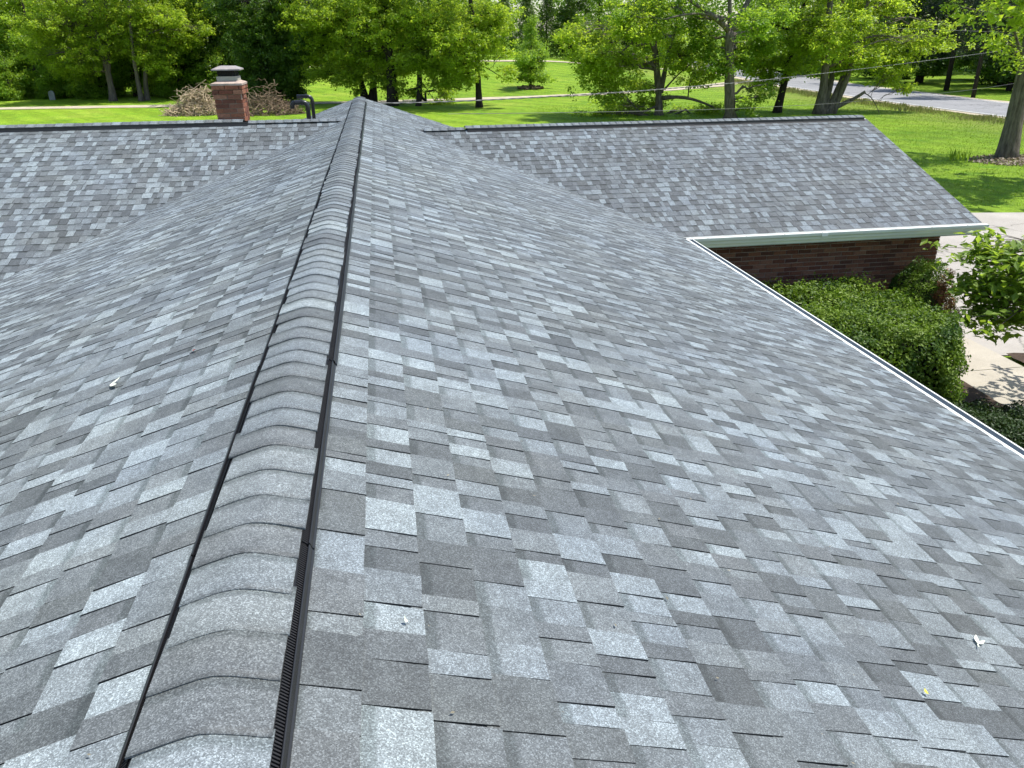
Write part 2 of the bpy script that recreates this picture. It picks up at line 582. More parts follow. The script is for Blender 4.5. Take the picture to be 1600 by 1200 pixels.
mb = MB()
mb.add([(9.25, 11.6, GZ + .02), (11.5, 11.25, GZ + .02), (14, 10.8, GZ + .02), (20, 8.0, GZ + .02), (42, 6, GZ + .02), (42, 15, GZ + .02), (27, 20.5, GZ + .02), (17.0, 22.4, GZ + .02), (9.25, 22.4, GZ + .02)])
V = np.vstack(mb.V)
tag(link('driveway', make_mesh('driveway', V, np.arange(9)[None, :], M['drive'])), kind='structure')
mb = MB()
for a, b2 in ((7.6, 9.2), (9.215, 10.8), (10.815, 12.45)):
    mb.add([(9.35, a, GZ + .03), (10.75, a, GZ + .03), (10.75, b2, GZ + .03), (9.35, b2, GZ + .03)], [(0, 1, 2, 3)])
tag(mb.build('concrete_walk', M['walk']), kind='structure')
X, Y = np.meshgrid(np.linspace(4.6, 9.3, 30), np.linspace(2.0, 11.1, 50))
Vm = np.stack([X, Y, GZ + 0.05 + 0.03 * np.random.default_rng(1).random(X.shape)], -1).reshape(-1, 3)
i = (np.arange(49)[:, None] * 30 + np.arange(29)[None, :]).ravel()
tag(link('mulch_bed', make_mesh('mulch_bed', Vm, np.stack([i, i + 1, i + 31, i + 30], -1), M['mulch'], smooth=True)), kind='structure')
X, Y = np.meshgrid(np.linspace(10.8, 15.5, 30), np.linspace(4.0, 11.3, 40))
Vm = np.stack([X, Y, GZ + 0.05 + 0.03 * np.random.default_rng(2).random(X.shape)], -1).reshape(-1, 3)
i = (np.arange(39)[:, None] * 30 + np.arange(29)[None, :]).ravel()
tag(link('mulch_bed', make_mesh('mulch_bed', Vm, np.stack([i, i + 1, i + 31, i + 30], -1), M['mulch'], smooth=True)), kind='structure')

# ------------------------------------------------------------------ the house
W, YC = 4.494, 10.656          # half width to the eave, wing eave line
ZE = -W * TP                   # eave height
YN, YF = -1.6, 17.40           # near and far ends of the main ridge
WZ, XE = -0.337, 9.19      # right wing ridge and gable end
WY = YC + (WZ - ZE) / TP
LY, LZ, XL = 13.25, -0.058, -10.5     # left wing ridge and gable end
CS = 1 / math.sqrt(1 + TP * TP)
house = thing('brick_house', 'low brick house under a grey asphalt shingle roof with two wings', 'house', (0, 0, GZ))


def H(o):            # parent to the house while keeping world coordinates
    o.parent = house
    o.location = (o.location[0], o.location[1], o.location[2] - GZ)
    return o


# roof deck under the shingles
dk = MB()
d = 0.03


def slab(P):
    P = np.asarray(P, float)
    lo = P - [0, 0, 0.14]
    dk.add(np.vstack([P, lo]), [(0, 1, 2, 3), (7, 6, 5, 4), (0, 4, 5, 1), (1, 5, 6, 2), (2, 6, 7, 3), (3, 7, 4, 0)])


e = 0.01
slab([(0, YN, -e), (W - .01, YN, ZE - e), (W - .01, YF, ZE - e), (0, YF, -e)])
slab([(-W + .01, YN, ZE - e), (0, YN, -e - .001), (0, YF, -e - .001), (-W + .01, YF, ZE - e)])
yb = 2 * WY - YC
slab([(0.9, WY, WZ - e), (0.9, YC, ZE - e), (XE, YC, ZE - e), (XE, WY, WZ - e)])
slab([(0.9, yb, ZE - e), (0.9, WY, WZ - e - .001), (XE, WY, WZ - e - .001), (XE, yb, ZE - e)])
ly0 = LY - (LZ - ZE) / TP
ly1 = 2 * LY - ly0
slab([(XL, LY, LZ - e), (XL, ly0, ZE - e), (-.2, ly0, ZE - e), (-.2, LY, LZ - e)])
slab([(XL, ly1, ZE - e), (XL, LY, LZ - e - .001), (-.2, LY, LZ - e - .001), (-.2, ly1, ZE - e)])
roof = H(dk.build('roof', M['deck']))
ROOF_OFF = np.array([0, 0, 0])

EXPO = 0.1446
WIDTHS = np.array([0.042, 0.060, 0.078, 0.094, 0.110, 0.130, 0.162])
WP = np.array([0.06, 0.14, 0.24, 0.24, 0.16, 0.10, 0.06])
TONES = np.array([(0.150, 0.160, 0.176), (0.172, 0.186, 0.206), (0.220, 0.240, 0.268), (0.268, 0.294, 0.326), (0.300, 0.330, 0.364),
                  (0.112, 0.119, 0.131), (0.098, 0.104, 0.113), (0.124, 0.131, 0.139), (0.136, 0.142, 0.154), (0.196, 0.209, 0.226)])
TONES = 0.160 * (TONES * [0.962, 1.0, 0.940] / 0.180) ** 0.92
TGROUP = [1, 1, 2, 2, 2, 0, 0, 0, 1, 2]
TPR = np.array([0.14, 0.15, 0.14, 0.13, 0.08, 0.12, 0.08, 0.03, 0.05, 0.08])
srng = np.random.default_rng(21)


def tab_shape(w, tooth, jit):
    """one shingle tab: u across, s down the slope (butt at 0, up the roof is negative), n out of the roof"""
    L = EXPO + 0.028
    up_b = 0.0042 + (0.0021 if tooth else 0)
    up_t = up_b - 0.0042 * L / EXPO
    j = jit
    tp_ = 0.004 if tooth else 0.0
    V = np.array([[0 + j[0] + tp_, 0 + j[1], up_b], [w + j[2] - tp_, 0 + j[3], up_b + j[4]], [w + j[5], -L, up_t], [0 + j[6], -L, up_t],
                  [0 + j[0] + tp_, 0 + j[1], -0.004], [w + j[2] - tp_, 0 + j[3], -0.004], [w + j[5], -L, -0.010], [0 + j[6], -L, -0.010]])
    F = np.array([(0, 1, 2, 3), (4, 5, 1, 0), (5, 6, 2, 1), (7, 4, 0, 3)])
    lay = np.zeros((8, 3))
    lay[:, 0] = V[:, 0]
    lay[:, 1] = -V[:, 1]
    lay[:, 2] = 0.0 if tooth else 1.0
    return V, F, lay


VARI = {}


def variant(wi, ti, tooth):
    key = (wi, ti, tooth)
    if key not in VARI:
        j = srng.normal(size=7) * np.array([.0009, .0013, .0009, .0013, .0008, .001, .001])
        VARI[key] = tab_shape(WIDTHS[wi], tooth, j)
    return VARI[key]


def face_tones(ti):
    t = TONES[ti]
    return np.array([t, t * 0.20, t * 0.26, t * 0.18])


TABS = []        # (apparent size, frame, key)


def courses(origin, U, S, u0, u1, slope_len, keep=None):
    """lay shingle courses: origin at the ridge line, U along the eave, S down the slope"""
    Nn = np.cross(U, S)
    if Nn[2] < 0:
        Nn = -Nn
    k = 0
    s = slope_len
    while s > 0.172:
        u = u0 - srng.random() * 0.3
        tooth = srng.random() < .5
        last = -1
        while u < u1:
            wi = srng.choice(len(WIDTHS), p=WP)
            ti = srng.choice(len(TONES), p=TPR)
            if TGROUP[ti] == last and srng.random() < .8:      # neighbouring tabs are blended apart in tone
                ti = srng.choice(len(TONES), p=TPR)
                if TGROUP[ti] == last and srng.random() < .6:
                    ti = srng.choice(len(TONES), p=TPR)
            last = TGROUP[ti]
            w = WIDTHS[wi]
            if u + w > u0 + 0.02:
                a0, a1 = max(u, u0), min(u + w, u1)
                p = origin + U * a0 + S * s
                if keep is None or keep(p + U * w * .5 - S * 0.07):
                    TABS.append((p, U * (a1 - a0) / w, S, Nn, wi, int(ti), bool(tooth)))
            u += w
            tooth = not tooth if srng.random() < 0.85 else tooth
        s -= EXPO
        k += 1


ex, ey = np.array([1.0, 0, 0]), np.array([0, 1.0, 0])
SR = np.array([CS, 0, -CS * TP])
SL = np.array([-CS, 0, -CS * TP])
SN = np.array([0, -CS, -CS * TP])
SB = np.array([0, CS, -CS * TP])
SLEN = W / CS + 0.012


def below(ridge_y, ridge_z, side):
    def f(p):       # keep main-roof tabs that are not deep under a wing
        wz = ridge_z - TP * abs(p[1] - ridge_y)
        if p[0] * side > 0.4 and wz > p[2] + 0.10:
            return False
        return True
    return f


courses(np.array([0, 0, 0.0]), ey, SR, YN, YF + 0.02, SLEN, below(WY, WZ, 1))
courses(np.array([0, 0, 0.0]), ey, SL, YN, YF + 0.02, SLEN, below(LY, LZ, -1))


def above_main(p):
    return p[2] > -abs(p[0]) * TP - 0.10


courses(np.array([0, WY, WZ]), ex, SN, 0.9, XE + 0.02, (WY - YC) / CS + 0.012, above_main)
courses(np.array([0, WY, WZ]), ex, SB, 0.9, XE + 0.02, (WY - YC) / CS + 0.012, above_main)
courses(np.array([0, LY, LZ]), ex, SN, XL, -0.1, (LY - ly0) / CS + 0.012, above_main)
courses(np.array([0, LY, LZ]), ex, SB, XL, -0.1, (LY - ly0) / CS + 0.012, above_main)


def screen(p):
    dd = np.asarray(p) - CAM
    z = dd @ FW
    return (800 + FPX * (dd @ RT) / z, 600 - FPX * (dd @ UP) / z, z) if z > 0.1 else (-9e3, -9e3, -1)


# the 300 tabs that show largest are objects of their own, the rest one joined part
size = []
for (p, U, S, Nn, wi, ti, tooth) in TABS:
    w = WIDTHS[wi]
    q = [screen(p + U * a + S * b) for a, b in ((0, 0), (w, 0), (w, -EXPO), (0, -EXPO))]
    cx_, cy_ = np.mean([a[0] for a in q]), np.mean([a[1] for a in q])
    hidden = abs(p[0]) < 0.16 and p[1] < 17 and (S[0] != 0)
    if min(a[2] for a in q) < 0 or not (5 < cx_ < 1595 and 5 < cy_ < 1195) or hidden:
        size.append(0.0)
        continue
    A = 0.5 * abs(sum(q[a][0] * q[(a + 1) % 4][1] - q[(a + 1) % 4][0] * q[a][1] for a in range(4)))
    size.append(A)
order = np.argsort(-np.array(size))
solo = set(order[:300].tolist())
CACHE = {}
JV, JF, JT, JL, nn = [], [], [], [], 0
for idx, (p, U, S, Nn, wi, ti, tooth) in enumerate(TABS):
    V, F, lay = variant(wi, ti, tooth)
    if idx in solo:
        key = (wi, ti, tooth)
        if key not in CACHE:
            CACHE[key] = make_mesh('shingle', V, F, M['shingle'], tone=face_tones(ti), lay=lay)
        o = link('shingle', CACHE[key], roof)
        Mx = Matrix([[U[a], S[a], Nn[a], p[a]] for a in range(3)] + [[0, 0, 0, 1]])
        o.matrix_local = Mx
    else:
        JV.append(p + V[:, :1] * U + V[:, 1:2] * S + V[:, 2:] * Nn)
        JF.append(F + nn)
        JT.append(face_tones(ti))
        JL.append(lay)
        nn += 8
o = link('shingle_courses', make_mesh('shingle_courses', np.vstack(JV), np.vstack(JF), M['shingle'], tone=np.vstack(JT), lay=np.vstack(JL)), roof)
tag(o, kind='stuff')
# shingle frames can be left-handed (U x S may point down): faces are two-sided, so this only mirrors them

# ridge caps: curved pieces over the vent
VENT_H = 0.026
CAPW = 0.120


def cap_mesh(seed, ti, expo=0.133, half=CAPW, lift=0.019, rr=0.034):
    r = np.random.default_rng(seed)
    x = np.linspace(-half, half, 13)
    z = lift - TP * (np.sqrt(x * x + rr * rr) - rr)
    x = x + r.normal(size=13) * 0.0
    ends = r.normal(size=2) * 0.003
    x[0] += ends[0]
    x[-1] += ends[1]
    n = 13
    L = expo + 0.03
    yb = r.normal(size=n).cumsum() * 0.0006
    rise = 0.0003 + 0.0007 * r.random()
    top_n = np.stack([x, yb, z + rise], -1)
    mid = np.stack([x, np.full(n, 0.022) + yb, z + rise * 0.80], -1)
    top_f = np.stack([x, np.full(n, L), z - 0.003], -1)
    bot_n = np.stack([x, yb, z - 0.004], -1)
    bot_f = np.stack([x, np.full(n, L), z - 0.010], -1)
    V = np.vstack([bot_n, top_n, mid, top_f, bot_f])
    F, T = [], []
    t = TONES[ti]
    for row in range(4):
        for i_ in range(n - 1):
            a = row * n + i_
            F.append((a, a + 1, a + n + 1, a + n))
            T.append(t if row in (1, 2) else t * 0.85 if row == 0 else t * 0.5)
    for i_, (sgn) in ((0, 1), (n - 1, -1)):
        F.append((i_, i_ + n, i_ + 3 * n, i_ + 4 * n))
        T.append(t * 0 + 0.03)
    lay = np.zeros((len(V), 3))
    lay[:, 1] = V[:, 1] + 0.0
    lay[:, 2] = 0.8
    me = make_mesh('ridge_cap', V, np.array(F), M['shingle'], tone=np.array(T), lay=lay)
    me.polygons.foreach_set('use_smooth', np.array([r_ < 3 * (n - 1) and r_ >= (n - 1) for r_ in range(len(F))]))
    return me


CAP_T = [0, 1, 9, 2, 5, 8, 3, 1]
caps = [cap_mesh(50 + k, CAP_T[k % 8]) for k in range(20)]
crng = np.random.default_rng(5)


def lay_caps(p0, direction, length):
    ang = math.atan2(direction[1], direction[0]) - math.pi / 2
    n = int(length / 0.133)
    for k in range(n):
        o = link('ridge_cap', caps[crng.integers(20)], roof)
        o.location = (p0[0] + direction[0] * k * 0.133 + crng.normal() * 0.0025, p0[1] + direction[1] * (k * 0.133 + crng.normal() * .004), p0[2] + crng.normal() * .0005)
        o.rotation_euler = (0, 0, ang + crng.normal() * 0.007)


for nm in ('main',):
    lay_caps((0, 0.55, 0), (0, 1, 0), 16.86)
lay_caps((1.10, WY, WZ + 0.002), (1, 0, 0), .72)
lay_caps((1.80, WY, WZ + 0.026), (1, 0, 0), XE - 1.80)
lay_caps((XL, LY, LZ + 0.026), (1, 0, 0), -1.60 - XL)
lay_caps((-1.62, LY, LZ + 0.002), (1, 0, 0), 1.5)

# ridge vent: black plastic sections either side of the caps
PLAS = M['plastic']


def vent_side(side, up=0.0):
    def zt(xx):
        return -TP * xx
    prof = [(0.100, 0.010 + up), (0.1195, 0.0150 + up), (0.121, 0.013 + up), (0.1305 - up * .2, 0.008), (0.1312, 0.004), (0.1360, 0.004), (0.1368, 0.0175), (0.1385, 0.0190), (0.1405, 0.0185), (0.1450, 0.0060), (0.1490, 0.0050), (0.1490, -0.006), (0.108, -0.006)]
    P = np.array([(side * x, 0, zt(x) + h + 0.006) for x, h in prof])
    n = len(P)
    L = 1.212
    V = np.vstack([P, P + [0, L, 0]])
    F = [(i_, (i_ + 1) % n, (i_ + 1) % n + n, i_ + n) for i_ in range(n)]
    mb_ = MB().add(V, F)
    return mb_


vent = MB()
for sgn in (-1, 1):
    v = vent_side(sgn)
    vent.add(v.V[0], v.Q[0])
vent_me = vent.mesh('ridge_vent', PLAS)
vent = MB()
for sgn in (-1, 1):
    v = vent_side(sgn, 0.030)
    vent.add(v.V[0], v.Q[0])
vent_tall = vent.mesh('ridge_vent', PLAS)
louv = []
for sgn in (-1, 1):
    lm = MB()
    for k in range(150):
        y = 0.004 + k * 0.00805
        x0, x1 = 0.1212, 0.1358
        z0, z1 = -TP * x0 + 0.006, -TP * x1 + 0.006
        lm.add([(sgn * x0, y, z0 + 0.0205), (sgn * x1, y, z1 + 0.0120), (sgn * x1, y, z1 + 0.0035), (sgn * x0, y, z0 + 0.0035),
                (sgn * x0, y + .0035, z0 + 0.0205), (sgn * x1, y + .0035, z1 + 0.0120), (sgn * x1, y + .0035, z1 + 0.0035), (sgn * x0, y + .0035, z0 + 0.0035)],
               [(0, 1, 2, 3), (7, 6, 5, 4), (0, 4, 5, 1), (1, 5, 6, 2)])
    louv.append(lm.mesh('louvre_fins', M['edge']))
vrng = np.random.default_rng(9)


def lay_vents(p0, ang, count, first=0.0, me=vent_me):
    for k in range(count):
        dx = vrng.normal() * 0.0012
        o = link('ridge_vent', me, house)
        s = first + k * 1.219
        o.location = (p0[0] + math.sin(-ang) * s + math.cos(ang) * dx, p0[1] + math.cos(ang) * s + math.sin(ang) * dx, p0[2] - GZ)
        o.rotation_euler = (0, 0, ang + vrng.normal() * 0.0006)
        for lm in louv:
            f_ = link('louvre_fins', lm, o)
            f_['kind'] = 'stuff'


lay_vents((0, 0.47, 0), 0, 13, 0.0)
lay_vents((1.83, WY, WZ - .004), -math.pi / 2, 6, me=vent_tall)
lay_vents((-1.62, LY, LZ - .004), math.pi / 2, 7, me=vent_tall)

# eaves: gutters, fascia, soffit
def gutter(name, a, b2, out, label=None):
    """a K-style gutter from a to b2 (eave edge points), 'out' pointing away from the wall"""
    a, b2, out = np.array(a, float), np.array(b2, float), np.array(out, float)
    prof = [(-0.012, -0.025), (-0.012, -0.108), (0.066, -0.108), (0.078, -0.074), (0.100, -0.052), (0.108, -0.020), (0.108, -0.011), (0.094, -0.011), (0.094, -0.021), (0.100, -0.023), (0.093, -0.050), (0.070, -0.072), (0.060, -0.101), (-0.004, -0.101), (-0.004, -0.025)]
    P0 = np.array([a + out * x + np.array([0, 0, z]) for x, z in prof])
    P1 = P0 + (b2 - a)
    n = len(prof)
    F = [(i_, (i_ + 1) % n, (i_ + 1) % n + n, i_ + n) for i_ in range(n)]
    g_ = MB().add(np.vstack([P0, P1]), F)
    c0 = [a + out * x + np.array([0, 0, z]) for x, z in ((-0.01, -0.02), (-0.01, -0.106), (0.066, -0.106), (0.098, -0.052), (0.106, -0.013))]
    for base in (c0, [c + (b2 - a) for c in c0]):
        m_ = MB()
        g_.add(np.array(base), None, [(0, 1, 2), (0, 2, 3), (0, 3, 4)])
    return H(g_.build(name, M['white']))


gutter('gutter', (W + 0.05, YC - .02, ZE), (XE + 0.06, YC - .02, ZE), (0, -1, 0))
gutter('gutter', (W + .02, YN, ZE), (W + .02, YC - 0.0, ZE), (1, 0, 0))
gutter('gutter', (-W - .02, YN, ZE), (-W - .02, ly0, ZE), (-1, 0, 0))
gg = MB().add([(W + .05, YC - .034, ZE - .010), (W + .05, YC - .122, ZE - .0085), (XE + .06, YC - .122, ZE - .0085), (XE + .06, YC - .034, ZE - .010)], [(0, 1, 2, 3)])
H(MB().box((W + .024, YN + .02, ZE - .07), (W + .108, YC - .14, ZE - .042)).build('gutter_shade_strip', M['edge']))  # dark strip laid in to stand for the gutter's shaded inside
guard = H(gg.build('gutter_guard', M['white']))
for k in range(8):
    gx = W + .35 + k * .58
    link('hanger_screw', MB().box((gx - .008, YC - .112, ZE - .0086), (gx + .008, YC - .100, ZE - .003)).mesh('hanger_screw', M['flue']), guard)
for gx in (6.62,):
    link('gutter_seam', MB().box((gx - .05, YC - .1315, ZE - .062), (gx + .05, YC - .1275, ZE - .014)).mesh('gutter_seam', M['white']), guard)
# pale drip edge under the first course and on the rake
t_ = MB()
t_.box((W - .02, YN, ZE - .012), (W + .056, YC - .1, ZE - .0085))
t_.box((W - 0.02, YC - .026, ZE - .012), (XE + .02, YC + .03, ZE - .004))
H(t_.build('drip_edge', M['white']))
t_ = MB()
t_.add([(XE + .001, YC, ZE - .012), (XE + .02, YC, ZE - .012), (XE + .02, WY, WZ - .012), (XE + .001, WY, WZ - .012),
        (XE + .001, YC, ZE - .16), (XE + .02, YC, ZE - .16), (XE + .02, WY, WZ - .16), (XE + .001, WY, WZ - .16)],
       [(0, 1, 2, 3), (1, 5, 6, 2), (0, 4, 5, 1), (4, 5, 6, 7), (0, 3, 7, 4)])
t_.add([(XE + .001, yb, ZE - .012), (XE + .02, yb, ZE - .012), (XE + .02, WY, WZ - .012), (XE + .001, WY, WZ - .012),
        (XE + .001, yb, ZE - .16), (XE + .02, yb, ZE - .16), (XE + .02, WY, WZ - .16), (XE + .001, WY, WZ - .16)],
       [(0, 1, 2, 3), (1, 5, 6, 2), (0, 4, 5, 1), (4, 5, 6, 7), (0, 3, 7, 4)])
H(t_.build('rake_board', M['white']))
t_ = MB()
t_.box((W - .02, YC - .012, ZE - .17), (XE, YC + .002, ZE - .028))
t_.box((W - .010, YN, ZE - .17), (W + .004, YC - .02, ZE - .028))
H(t_.build('fascia', M['white']))
t_ = MB()
t_.box((4.0, YC, ZE - .185), (XE - .02, YC + .48, ZE - .172))
t_.box((4.0, YN, ZE - .185), (W - .012, YC - .02, ZE - .172))
H(t_.build('soffit', M['soffit']))

# walls
WALLY, WALLX = 11.10, 8.90
w_ = MB()
w_.box((-3.98, YN + .3, GZ), (3.98, YF - .3, ZE - .19))
w_.add([(-3.98, YF - .3, ZE - .19), (3.98, YF - .3, ZE - .19), (0, YF - .3, -.2)], None, [(0, 1, 2)])
w_.box((3.985, WALLY, GZ), (WALLX, yb - .45, ZE - .19))
w_.add([(WALLX - .001, WALLY, ZE - .19), (WALLX - .001, yb - .45, ZE - .19), (WALLX - .001, WY, WZ - .16)], None, [(0, 1, 2)])
w_.box((XL + .4, ly0 + .45, GZ), (-3.985, ly1 - .45, ZE - .19))
wall = H(w_.build('wall', M['mortar']))
BW, BH, BD, MJ = 0.194, 0.057, 0.009, 0.0105
BT = np.array([(0.190, 0.074, 0.042), (0.145, 0.055, 0.034), (0.220, 0.092, 0.052), (0.115, 0.048, 0.032), (0.175, 0.078, 0.050), (0.250, 0.120, 0.075)])
brng = np.random.default_rng(15)


def brick_mesh(w, h, dp, ti, seed):
    r = np.random.default_rng(seed)
    b_ = MB().box((0, -dp, 0), (w, 0.004, h))
    V = b_.V[0] + r.normal(size=(8, 3)) * 0.0012
    return make_mesh('brick', V, b_.Q[0], M['brick'], tone=np.tile(BT[ti], (6, 1)))


BM = {}


def brick(w, ti, s):
    k = (round(w, 3), ti, s)
    if k not in BM:
        BM[k] = brick_mesh(w, BH, BD, ti, 100 + ti * 3 + s)
    return BM[k]


rowz = ZE - .20
made, JB, JBT, JBQ, jn = 0, [], [], [], 0
row = 0
z = rowz - BH
while z > GZ:
    x = WALLX + 0.008
    half = row % 2 == 1
    first = True
    while x > 4.05:
        w = BW / 2 - 0.005 if (first and half) else BW
        first = False
        x0 = max(x - w, 4.0)
        ti = int(brng.integers(6))
        if made < 300 and z > -2.80 and x0 > 4.75:
            o = link('brick', brick(w, ti, int(brng.integers(3))), wall)
            o.location = (x0, WALLY + brng.normal() * .0012, z)
            made += 1
        else:
            b_ = MB().box((x0, WALLY - BD, z), (x, WALLY + .002, z + BH))
            JB.append(b_.V[0]); JBQ.append(b_.Q[0] + jn); JBT.append(np.tile(BT[ti], (6, 1))); jn += 8
        x = x0 - MJ
    row += 1
    z -= BH + MJ
if jn:
    tag(link('brick_courses', make_mesh('brick_courses', np.vstack(JB), np.vstack(JBQ), M['brick'], tone=np.vstack(JBT)), wall), kind='stuff')

# chimney behind the left wing's ridge
CX0, CX1, CY0, CY1, CZT = -2.11, -1.70, 13.46, 13.98, 0.50
c_ = MB().box((CX0 + .012, CY0 + .012, -1.2), (CX1 - .012, CY1 - .012, CZT - .035))
chim = H(c_.build('chimney', M['mortar']))
bw, bh = 0.195, 0.0575


def chimney_brick(lo, hi, ti):
    b_ = MB().box(lo, hi)
    V = b_.V[0] + brng.normal(size=(8, 3)) * 0.0022
    link('brick', make_mesh('brick', V, b_.Q[0], M['brick'], tone=np.tile(BT[ti] * 1.25, (6, 1))), chim)


z, k = CZT - .04 - bh, 0
while z > -0.34:
    ox = 0.022 if k in (0, 1) else 0.010 if k == 2 else 0.0
    x0, x1, y0, y1 = CX0 - ox, CX1 + ox, CY0 - ox, CY1 + ox
    # front and back rows
    for yy0, yy1 in ((y0, y0 + .09), (y1 - .09, y1)):
        x = x0
        lens = [bw, bw, bw, bw] if k % 2 == 0 else [bw * .5, bw, bw, bw]
        for l in lens:
            xe = min(x + l, x1)
            if xe - x > 0.02:
                dz_ = 0.0
                chimney_brick((x, yy0 + brng.normal() * .003, z), (xe if xe < x1 - .02 else x1, yy1, z + bh), int(brng.integers(6)))
            x = xe + 0.010
            if x > x1 - .02:
                break
    for xx0, xx1 in ((x0 + .002, x0 + .09), (x1 - .09, x1 + brng.normal() * .002)):
        y = y0 + .10
        lens = [bw * .5, bw, bw] if k % 2 == 0 else [bw, bw * .8, bw]
        for l in lens:
            ye = min(y + l, y1 - .10)
            if ye - y > .03:
                chimney_brick((xx0, y, z), (xx1, ye, z + bh), int(brng.integers(6)))
            y = ye + .010
            if y > y1 - .13:
                break
    z -= bh + 0.0105
    k += 1
cr = MB()
o_ = .026
cr.add([(CX0 - o_, CY0 - o_, CZT - .04), (CX1 + o_, CY0 - o_, CZT - .04), (CX1 + o_, CY1 + o_, CZT - .04), (CX0 - o_, CY1 + o_, CZT - .04),
        (CX0 - o_, CY0 - o_, CZT - .012), (CX1 + o_, CY0 - o_, CZT - .012), (CX1 + o_, CY1 + o_, CZT - .012), (CX0 - o_, CY1 + o_, CZT - .012),
        (CX0 + .09, CY0 + .12, CZT + .03), (CX1 - .07, CY0 + .12, CZT + .03), (CX1 - .07, CY1 - .12, CZT + .03), (CX0 + .09, CY1 - .12, CZT + .03)],
       [(0, 1, 5, 4), (1, 2, 6, 5), (2, 3, 7, 6), (3, 0, 4, 7), (4, 5, 9, 8), (5, 6, 10, 9), (6, 7, 11, 10), (7, 4, 8, 11), (8, 9, 10, 11)])
link('mortar_crown', cr.mesh('mortar_crown', M['crown']), chim)
fl = MB()
fx0, fx1, fy0, fy1 = -2.055, -1.745, 13.56, 13.88
fl.box((fx0, fy0, CZT - .01), (fx1, fy0 + .025, CZT + .085)).box((fx0, fy1 - .025, CZT - .01), (fx1, fy1, CZT + .085))
fl.box((fx0, fy0 + .026, CZT - .01), (fx0 + .025, fy1 - .026, CZT + .085)).box((fx1 - .025, fy0 + .026, CZT - .01), (fx1, fy1 - .026, CZT + .085))
link('flue_tile', fl.mesh('flue_tile', M['flue']), chim)
ms = MB()
for a in np.linspace(fx0 + .02, fx1 - .02, 12):
    for y in (fy0 + .03, fy1 - .03):
        ms.box((a - .0035, y - .003, CZT + .06), (a + .0035, y + .003, CZT + .175))
for a in np.linspace(fy0 + .03, fy1 - .03, 10):
    for x in (fx0 + .02, fx1 - .02):
        ms.box((x - .003, a - .0035, CZT + .06), (x + .003, a + .0035, CZT + .175))
ms.box((fx0 + .06, fy0 + .06, CZT - .1), (fx1 - .06, fy1 - .06, CZT + .16))
link('spark_screen', ms.mesh('spark_screen', M['mesh']), chim)
lid = MB()
lz = CZT + .170
lx0, lx1, lya, lyb = fx0 - .055, fx1 + .055, fy0 - .055, fy1 + .055
lid.add([(lx0, lya, lz), (lx1, lya, lz), (lx1, lyb, lz), (lx0, lyb, lz), (lx0, lya, lz + .018), (lx1, lya, lz + .018), (lx1, lyb, lz + .018), (lx0, lyb, lz + .018),
         (lx0 + .1, lya + .1, lz + .062), (lx1 - .1, lya + .1, lz + .058), (lx1 - .1, lyb - .1, lz + .06), (lx0 + .1, lyb - .1, lz + .063)],
        [(3, 2, 1, 0), (0, 1, 5, 4), (1, 2, 6, 5), (2, 3, 7, 6), (3, 0, 4, 7), (4, 5, 9, 8), (5, 6, 10, 9), (6, 7, 11, 10), (7, 4, 8, 11), (8, 9, 10, 11)])
link('chimney_lid', lid.mesh('chimney_lid', M['capmetal']), chim)


# two black gooseneck vent pipes
def gooseneck(x, y, zb, ztop, reach, r_, drop):
    th = np.linspace(0, np.pi / 2, 7)
    R_ = 0.075
    pts = [(x, y, zb), (x, y, ztop - R_)] + [(x - R_ + R_ * math.cos(t), y, ztop - R_ + R_ * math.sin(t)) for t in th[1:]]
    pts += [(x - reach + R_ * .8, y, ztop)]
    if drop:
        pts += [(x - reach + R_ * .8 - R_ * .8 * math.sin(t), y, ztop - R_ * .8 + R_ * .8 * math.cos(t)) for t in th[1:]]
        pts += [(x - reach, y, ztop - R_ * .8 - drop)]
    p_ = MB().tube(pts, r_, 14)
    pipe = H(p_.build('vent_pipe', M['pipe'], smooth=True))
    c_ = MB().tube([(x, y, ztop - R_ - .045), (x, y, ztop - R_ - .0)], r_ * 1.17, 14)
    link('coupling', c_.mesh('coupling', M['pipe']), pipe)
    c_ = MB().tube([(x - R_, y, ztop), (x - R_ - .03, y, ztop)], r_ * 1.17, 14)
    link('coupling', c_.mesh('coupling', M['pipe']), pipe)
    f_ = MB().tube([(x, y, zb + .0), (x, y, zb + .16), (x, y, zb + .19)], [r_ * 2.0, r_ * 1.5, r_ * 1.12], 14)
    link('flashing_boot', f_.mesh('flashing_boot', M['edge']), pipe)


gooseneck(-0.775, 14.02, -0.42, 0.155, 0.245, 0.038, 0.035)
gooseneck(-0.750, 14.75, -0.42, 0.200, 0.310, 0.031, 0.0)


# ------------------------------------------------------------------ trees
def bez(a, b, n=6, sag=0.0, r=rng, j=0.05):
    a, b = np.asarray(a, float), np.asarray(b, float)
    t = np.linspace(0, 1, n)[:, None]
    L = np.linalg.norm(b - a)
    p = a + (b - a) * t
    p[:, 2] += (sag * L * (t * (1 - t)) * 4)[:, 0]
    p[1:-1] += r.normal(size=(n - 2, 3)) * j * L
    return p


